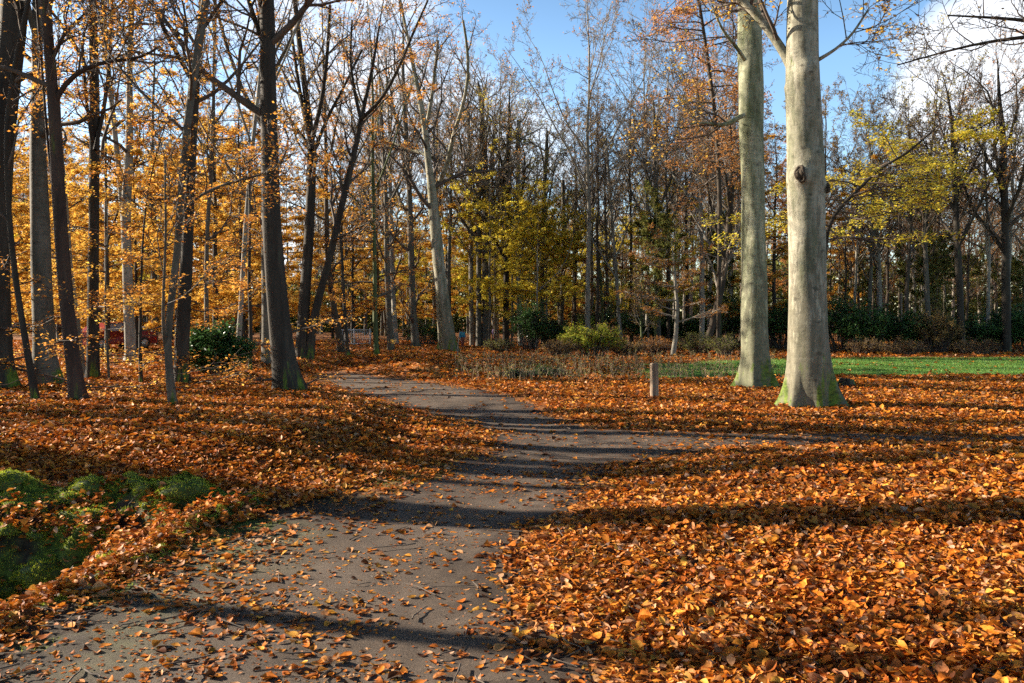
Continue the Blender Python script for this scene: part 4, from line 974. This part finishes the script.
# ------------------------------------------------------------------ trees outside the frame whose shade and branches reach in
def outside(x, y, r, H, seed, lab, **k):
    rng = np.random.default_rng(seed); z = float(height(np.array([x]), np.array([y]))[0])
    kk = 20; zz = np.linspace(-.2, H, kk); P = np.stack([np.cumsum(rng.normal(0, .03, kk)), np.cumsum(rng.normal(0, .03, kk)), zz], 1); P[:, :2] -= P[0, :2]
    Rr = np.maximum(r*(1-np.linspace(0, 1, kk))**.7, .02)
    make_tree('tree', (x, y, z), [(P, Rr)], M['dark'], M['twig'], M['leaf_orange'], P_(dict(BARE, leaves=150, n1=6, n2=4, n3=3, lo=.8, l1=2.2, n4=0), **k), lab, 'trees left of the frame shading the path', rng, (), 10, .4)
OUT = [(-13, 10.45, .42, 20, 'thick trunk left of the frame casting the broad shadow'), (-17, 12.8, .14, 14, 'slim trunk left of the frame level with the ditch end'), (-10, 6.9, .13, 13, 'slim leafy tree nearest the camera left of the frame'),
       (-13.5, 12.5, .36, 20, 'stout trunk left of the frame beyond the ditch'), (-17, 15.2, .2, 16, 'middling trunk left of the frame near the leafy bank'), (-20, 17.7, .3, 18, 'thick trunk left of the frame far up the bank'),
       (-15.5, 13.85, .24, 18, 'leaning trunk left of the frame between the stout and middling ones'), (-26, 22.3, .3, 20, 'far thick trunk left of the frame'), (-22, 23.5, .25, 18, 'far middling trunk left of the frame')]
for i, (x, y, r, H, lb) in enumerate(OUT): outside(x, y, r, H, 400+i, lb, **(dict(lo=.36, leaves=4500, n1=14, l1=1.9, hfk=0, n2=6) if i == 2 else {}))
# right: a tree beyond the frame whose bare twigs hang into the top corner
rng = np.random.default_rng(450); x, y = 9.6, 11.5; z = 0
zz = np.linspace(-.2, 14, 20); P = np.stack([0*zz, 0*zz, zz], 1); Rr = np.maximum(.25*(1-np.linspace(0, 1, 20))**.7, .02)
q = resample([[0, 0, 4.8, .07], [-.9, 0, 5.6, .05], [-2.0, .2, 6.0, .03], [-3.2, .3, 6.1, .012]], 12)
q2 = resample([[0, 0, 5.2, .06], [-1.2, .4, 5.9, .04], [-2.4, .8, 5.9, .022], [-3.6, 1.0, 5.6, .01]], 12)
make_tree('tree', (x, y, z), [(P, Rr), (q[:, :3], q[:, 3]), (q2[:, :3], q2[:, 3])], M['dark'], M['twig'], M['leaf_brown'], P_(BARE, n1=8, lo=.5, l1=2.5, nf=9, n4=0, leaves=150, ls=.05, rmin=.004), 'bare tree past the right edge, twigs hanging into the top corner', 'trees right of the frame', rng, (), 10, .4)

# ------------------------------------------------------------------ small things
def wood_mat():
    return bark_mat('weathered_wood', (.08, .055, .035), (.19, .14, .10), (.32, .26, .19), moss=.3, mossh=.2, scale=2, ridged=True, bump=.6)
x, y, z = gnd(654.5, 398)
s = y/F_; hw = 3.5*s; hh = 35*s
V = []; rings = [(-.1, 1.), (.3*hh, 1.), (.62*hh, .99), (.9*hh, .98), (hh-.02, .97), (hh, .82)]
prof = [(-1, -.8), (-.8, -1), (.8, -1), (1, -.8), (1, .8), (.8, 1), (-.8, 1), (-1, .8)]
for zz_, k_ in rings: V += [(a*hw*k_ - zz_*.02, b*hw*k_, zz_) for a, b in prof]
Q = [(r*8+i, r*8+(i+1) % 8, (r+1)*8+(i+1) % 8, (r+1)*8+i) for r in range(5) for i in range(8)]
Q += [(40, 41, 42, 43), (40, 43, 44, 47), (47, 44, 45, 46)]
o = link('wooden_post', mesh_np('wooden_post', np.array(V), Q, None, wood_mat())); o.location = (x, y, z); o.rotation_euler = (0, 0, .18); tag(o, 'short square wooden post standing in the leaves before the lawn', 'post')


# stump
x, y, z = gnd(846, 386.5)
rng = np.random.default_rng(9)
P = np.array([[0, 0, -.1], [0, 0, 0], [0, 0, .05], [.01, 0, .1], [.015, 0, .15], [.02, 0, .19], [.02, 0, .195]]); Rr = np.array([.2, .2, .19, .175, .165, .155, .001])
V, Q = trunk_mesh(P, Rr, 16, .8, 5, rng, .1)
o = link('tree_stump', mesh_np('tree_stump', V, Q, None, M['dark'], True)); o.location = (x, y, z); tag(o, 'low dark rotten stump in the leaves right of the front thick beech', 'stump')
# thin leaning stake by the beech
x, y, z = gnd(457, 357)
P = np.array([[[0, 0, -.1], [.05, 0, .6], [.12, 0, 1.2]]]); V, Q = tubes(P, np.array([[.025, .022, .018]]), 7)
o = link('stake', mesh_np('stake', V, Q, None, M['pale'], True)); o.location = (x, y, z); tag(o, 'thin pale stake leaning right of the pale forked beech', 'stake')

# people far off
def person(px, py, H, coat, trousers, lab, bag, seed):
    x, y, z = gnd(px, py)
    root = empty('person', (x, y, z), lab, 'person', 'walkers far off among the trunks', rz=.5)
    s = H/1.7
    J = dict(pel=(0, 0, .92), ch=(0, 0, 1.28), nk=(0, 0, 1.45), hd=(0, -.02, 1.58), ht=(0, -.02, 1.68), hl=(-.1, 0, .88), kl=(-.11, -.12, .48), al=(-.11, .05, .08), tl=(-.11, -.12, .03), hr=(.1, 0, .88), kr=(.11, -.02, .48), ar=(.11, .22, .1), tr=(.11, .1, .03),
             sl=(-.19, 0, 1.4), el=(-.25, .05, 1.13), wl=(-.24, -.1, .9), fl=(-.23, -.15, .82), sr=(.19, 0, 1.4), er=(.25, .06, 1.13), wr=(.25, -.04, .9), fr=(.25, -.08, .82))
    r = dict(pel=.15, ch=.17, nk=.06, hd=.1, ht=.07, hl=.1, kl=.065, al=.045, tl=.04, hr=.1, kr=.065, ar=.045, tr=.04, sl=.07, el=.05, wl=.035, fl=.03, sr=.07, er=.05, wr=.035, fr=.03)
    E = [('pel', 'ch'), ('ch', 'nk'), ('nk', 'hd'), ('hd', 'ht'), ('pel', 'hl'), ('hl', 'kl'), ('kl', 'al'), ('al', 'tl'), ('pel', 'hr'), ('hr', 'kr'), ('kr', 'ar'), ('ar', 'tr'), ('ch', 'sl'), ('sl', 'el'), ('el', 'wl'), ('wl', 'fl'), ('ch', 'sr'), ('sr', 'er'), ('er', 'wr'), ('wr', 'fr')]
    def skin(name, keys, grow, m):
        ks = [k for k in J if k in keys]; id_ = {k: i for i, k in enumerate(ks)}
        me = bpy.data.meshes.new(name); me.from_pydata([tuple(c*s for c in J[k]) for k in ks], [(id_[a], id_[b]) for a, b in E if a in id_ and b in id_], [])
        o = link(name, me, root); md = o.modifiers.new('s', 'SKIN')
        for i, k in enumerate(ks):
            sv = me.skin_vertices[0].data[i]; q = r[k]*s+grow; sv.radius = (q, q*.8 if k in ('ch', 'pel') else q); sv.use_root = (i == 0)
        o.modifiers.new('u', 'SUBSURF').levels = 1; o.modifiers['u'].render_levels = 1
        me.materials.append(m); return o
    skin('body', set(J), 0, flat_mat('skin', (.5, .3, .22), .6, .1))
    skin('coat', {'pel', 'ch', 'nk', 'sl', 'el', 'wl', 'sr', 'er', 'wr'}, .025, flat_mat('coat_'+lab[:8], coat, .7, .15))
    skin('trousers', {'pel', 'hl', 'kl', 'al', 'hr', 'kr', 'ar'}, .015, flat_mat('trousers_'+lab[:8], trousers, .8, .2))
    V, Q = trunk_mesh(np.array([[0, 0, a] for a in (1.56, 1.6, 1.66, 1.71, 1.74)])*s, np.array([.1, .115, .11, .07, .01])*s, 12, 0, 3, np.random.default_rng(1), 0)
    link('hair', mesh_np('hair', V, Q, None, flat_mat('hair', (.05, .035, .025), .7, .2), True), root)
person(462.5, 347.5, 1.1, (.03, .22, .32), (.25, .07, .04), 'small figure in a teal blue coat right of the pale forked beech', None, 1)
person(495, 343.5, 1.25, (.12, .06, .25), (.3, .03, .04), 'distant figure in a purple coat with red trousers between the trunks', None, 2)

# parked car far behind the left trunks
def car(px, py):
    x, y, z = gnd(px, py)
    root = empty('parked_car', (x, y, z), 'dark red parked car half hidden behind the thin saplings at left', 'car', rz=1.15)
    prof = [(-2.1, .3), (-2.12, .65), (-2.0, .86), (-1.2, .95), (-.65, 1.38), (.75, 1.42), (1.45, .98), (2.05, .88), (2.12, .6), (2.1, .3)]
    def ext(pf, w0, w1, m, name):
        n = len(pf); V = [(a, -w(b_), b_) for a, b_ in pf for w in [w0]] + [(a, w1(b_), b_) for a, b_ in pf]
        Q = [(i, i+1, n+i+1, n+i) for i in range(n-1)] + [(n-1, 0, n, 2*n-1)]
        me = bpy.data.meshes.new(name); me.from_pydata(V, [], [tuple(range(n))[::-1], tuple(range(n, 2*n))]+[q[::-1] for q in Q]); me.materials.append(m)
        return link(name, me, root)
    w = lambda zz: .86 if zz < .97 else .68
    ext(prof, w, w, flat_mat('red_paint', (.22, .02, .02), .25, .1), 'body')
    gl = flat_mat('car_glass', (.25, .28, .36), .08, .1)
    for sgn in (-1, 1):
        V = [(-1.0, sgn*.85, .97), (-.62, sgn*.70, 1.33), (.05, sgn*.70, 1.36), (.05, sgn*.85, .97), (.12, sgn*.85, .97), (.12, sgn*.70, 1.36), (.72, sgn*.70, 1.35), (1.2, sgn*.85, .97)]
        V2 = [(a, b_*1.015, c) for a, b_, c in V]
        me = bpy.data.meshes.new('window'); me.from_pydata(V+V2, [], [(8, 9, 10, 11), (12, 13, 14, 15), (0, 3, 2, 1), (4, 7, 6, 5), (0, 1, 9, 8), (1, 2, 10, 9), (2, 3, 11, 10), (4, 5, 13, 12), (5, 6, 14, 13), (6, 7, 15, 14)]); me.materials.append(gl); link('window', me, root)
    rub = flat_mat('tyre', (.02, .02, .02), .8, .2); al = flat_mat('rim', (.5, .5, .5), .4, .1, metal=.6)
    for wx in (-1.3, 1.3):
        for sg in (-1, 1):
            P = np.array([[[wx, sg*.66, .32], [wx, sg*.68, .32], [wx, sg*.86, .32], [wx, sg*.88, .32]]]); V, Q = tubes(P, np.array([[.2, .32, .32, .2]]), 20); t = link('wheel', mesh_np('wheel', V, Q, None, rub, True), root)
            P = np.array([[[wx, sg*.80, .32], [wx, sg*.885, .32], [wx, sg*.89, .32]]]); V, Q = tubes(P, np.array([[.2, .2, .01]]), 16); link('rim', mesh_np('rim', V, Q, None, al), t)
    mb = MB()
    mb.box((2.07, -.7, .62), (2.14, -.45, .76)); link('headlight', mb.mesh('headlight', al), root)
    mb = MB(); mb.box((2.07, .45, .62), (2.14, .7, .76)); link('headlight', mb.mesh('headlight', al), root)
car(112, 349.5)
# pale railing far down the path
x, y, z = gnd(354, 346)
root = empty('railing', (x, y, z), 'low pale grey railing far off beyond the bend of the path', 'railing', rz=.9)
wm = flat_mat('pale_paint', (.5, .52, .55), .5, .1)
mb = MB(); mb.box((-1.3, -.025, .95), (1.3, .025, 1.02)); mb.box((-1.3, -.02, .12), (1.3, .02, .17)); link('rail', mb.mesh('rail', wm), root)
for i in range(3):
    mb = MB(); mb.box((-1.34+1.3*i, -.035, -.1), (-1.26+1.3*i, .035, 1.06)); link('post', mb.mesh('post', wm), root)
mb = MB()
for i in range(17): mb.box((-1.2+.145*i, -.008, .17), (-1.175+.145*i, .008, .95))
link('bars', mb.mesh('bars', wm), root)

# ------------------------------------------------------------------ light and sky
SUN_EL, SUN_DIR = 21.0, (-1.0, 0.30)
az = math.atan2(SUN_DIR[0], SUN_DIR[1])          # from +Y towards +X
ld = bpy.data.lights.new('sun', 'SUN'); ld.energy = 5.0; ld.angle = rad(.53); ld.color = (1, .87, .70)
sun = bpy.data.objects.new('sun', ld); COL.objects.link(sun)
from mathutils import Vector
sd = Vector((math.sin(az)*math.cos(rad(SUN_EL)), math.cos(az)*math.cos(rad(SUN_EL)), math.sin(rad(SUN_EL))))
sun.rotation_euler = sd.to_track_quat('Z', 'Y').to_euler(); sun.location = (-20, 0, 20)
w = bpy.data.worlds.new('World'); scene.world = w; w.use_nodes = True
nt = w.node_tree; nt.nodes.clear(); L = nt.links
sky = nt.nodes.new('ShaderNodeTexSky'); sky.sky_type = 'NISHITA'; sky.sun_disc = False
sky.sun_elevation = rad(SUN_EL); sky.sun_rotation = az; sky.air_density = 1.0; sky.dust_density = .6; sky.ozone_density = 1.5
tc = nt.nodes.new('ShaderNodeTexCoord')
mp = nt.nodes.new('ShaderNodeMapping'); mp.inputs['Scale'].default_value = (1, 1, 2.2); L.new(tc.outputs['Generated'], mp.inputs[0])
nz = N(nt, 'ShaderNodeTexNoise', i_Scale=3.2, i_Detail=9., i_Roughness=.58); L.new(mp.outputs[0], nz.inputs['Vector'])
def lobe(px, py, width):
    d = ray(px, py); d = d/np.linalg.norm(d)
    vm = nt.nodes.new('ShaderNodeVectorMath'); vm.operation = 'DOT_PRODUCT'; L.new(tc.outputs['Generated'], vm.inputs[0]); vm.inputs[1].default_value = tuple(d)
    mr = nt.nodes.new('ShaderNodeMapRange'); L.new(vm.outputs['Value'], mr.inputs[0]); mr.inputs[1].default_value = math.cos(width); mr.inputs[2].default_value = 1.0; mr.interpolation_type = 'SMOOTHSTEP'
    return mr.outputs[0]
acc = math_(nt, 'ADD', math_(nt, 'MULTIPLY', lobe(1005, 85, .16), .50), math_(nt, 'MULTIPLY', lobe(180, 170, .40), .20))
acc = math_(nt, 'ADD', acc, math_(nt, 'MULTIPLY', lobe(430, 160, .3), .16))
acc = math_(nt, 'SUBTRACT', acc, math_(nt, 'MULTIPLY', lobe(740, 0, .22), .25))
cl = ramp(nt, [(.66, (0,)*3), (.86, (1,)*3)], math_(nt, 'ADD', nz.outputs['Fac'], acc))
hs = nt.nodes.new('ShaderNodeHueSaturation'); hs.inputs['Saturation'].default_value = 1.15; L.new(sky.outputs[0], hs.inputs['Color'])
sz = nt.nodes.new('ShaderNodeSeparateXYZ'); L.new(tc.outputs['Generated'], sz.inputs[0])
mz = nt.nodes.new('ShaderNodeMapRange'); L.new(sz.outputs[2], mz.inputs[0])
for i_, v_ in ((1, .3), (2, .65), (3, 1.8), (4, .5)): mz.inputs[i_].default_value = v_
L.new(mz.outputs[0], hs.inputs['Value'])
cm = mixc(nt, math_(nt, 'MULTIPLY', cl.outputs[0], .9), hs.outputs[0], (8.0, 8.2, 8.6))
bg = nt.nodes.new('ShaderNodeBackground'); bg.inputs['Strength'].default_value = .05; L.new(cm, bg.inputs[0])
wo = nt.nodes.new('ShaderNodeOutputWorld'); L.new(bg.outputs[0], wo.inputs[0])

scene.view_settings.view_transform = 'Standard'; scene.view_settings.look = 'None'
scene.view_settings.exposure = 1.75; scene.view_settings.gamma = 1
scene.view_settings.use_curve_mapping = False
scene.render.engine = 'CYCLES'
c = scene.cycles
c.max_bounces = 5; c.diffuse_bounces = 3; c.glossy_bounces = 2; c.transmission_bounces = 3; c.transparent_max_bounces = 4
c.use_denoising = False
c.sample_clamp_indirect = 4
c.use_adaptive_sampling = True; c.adaptive_threshold = .02
print('script done', round(time.time()-T0, 1), 'objects', len(bpy.data.objects))
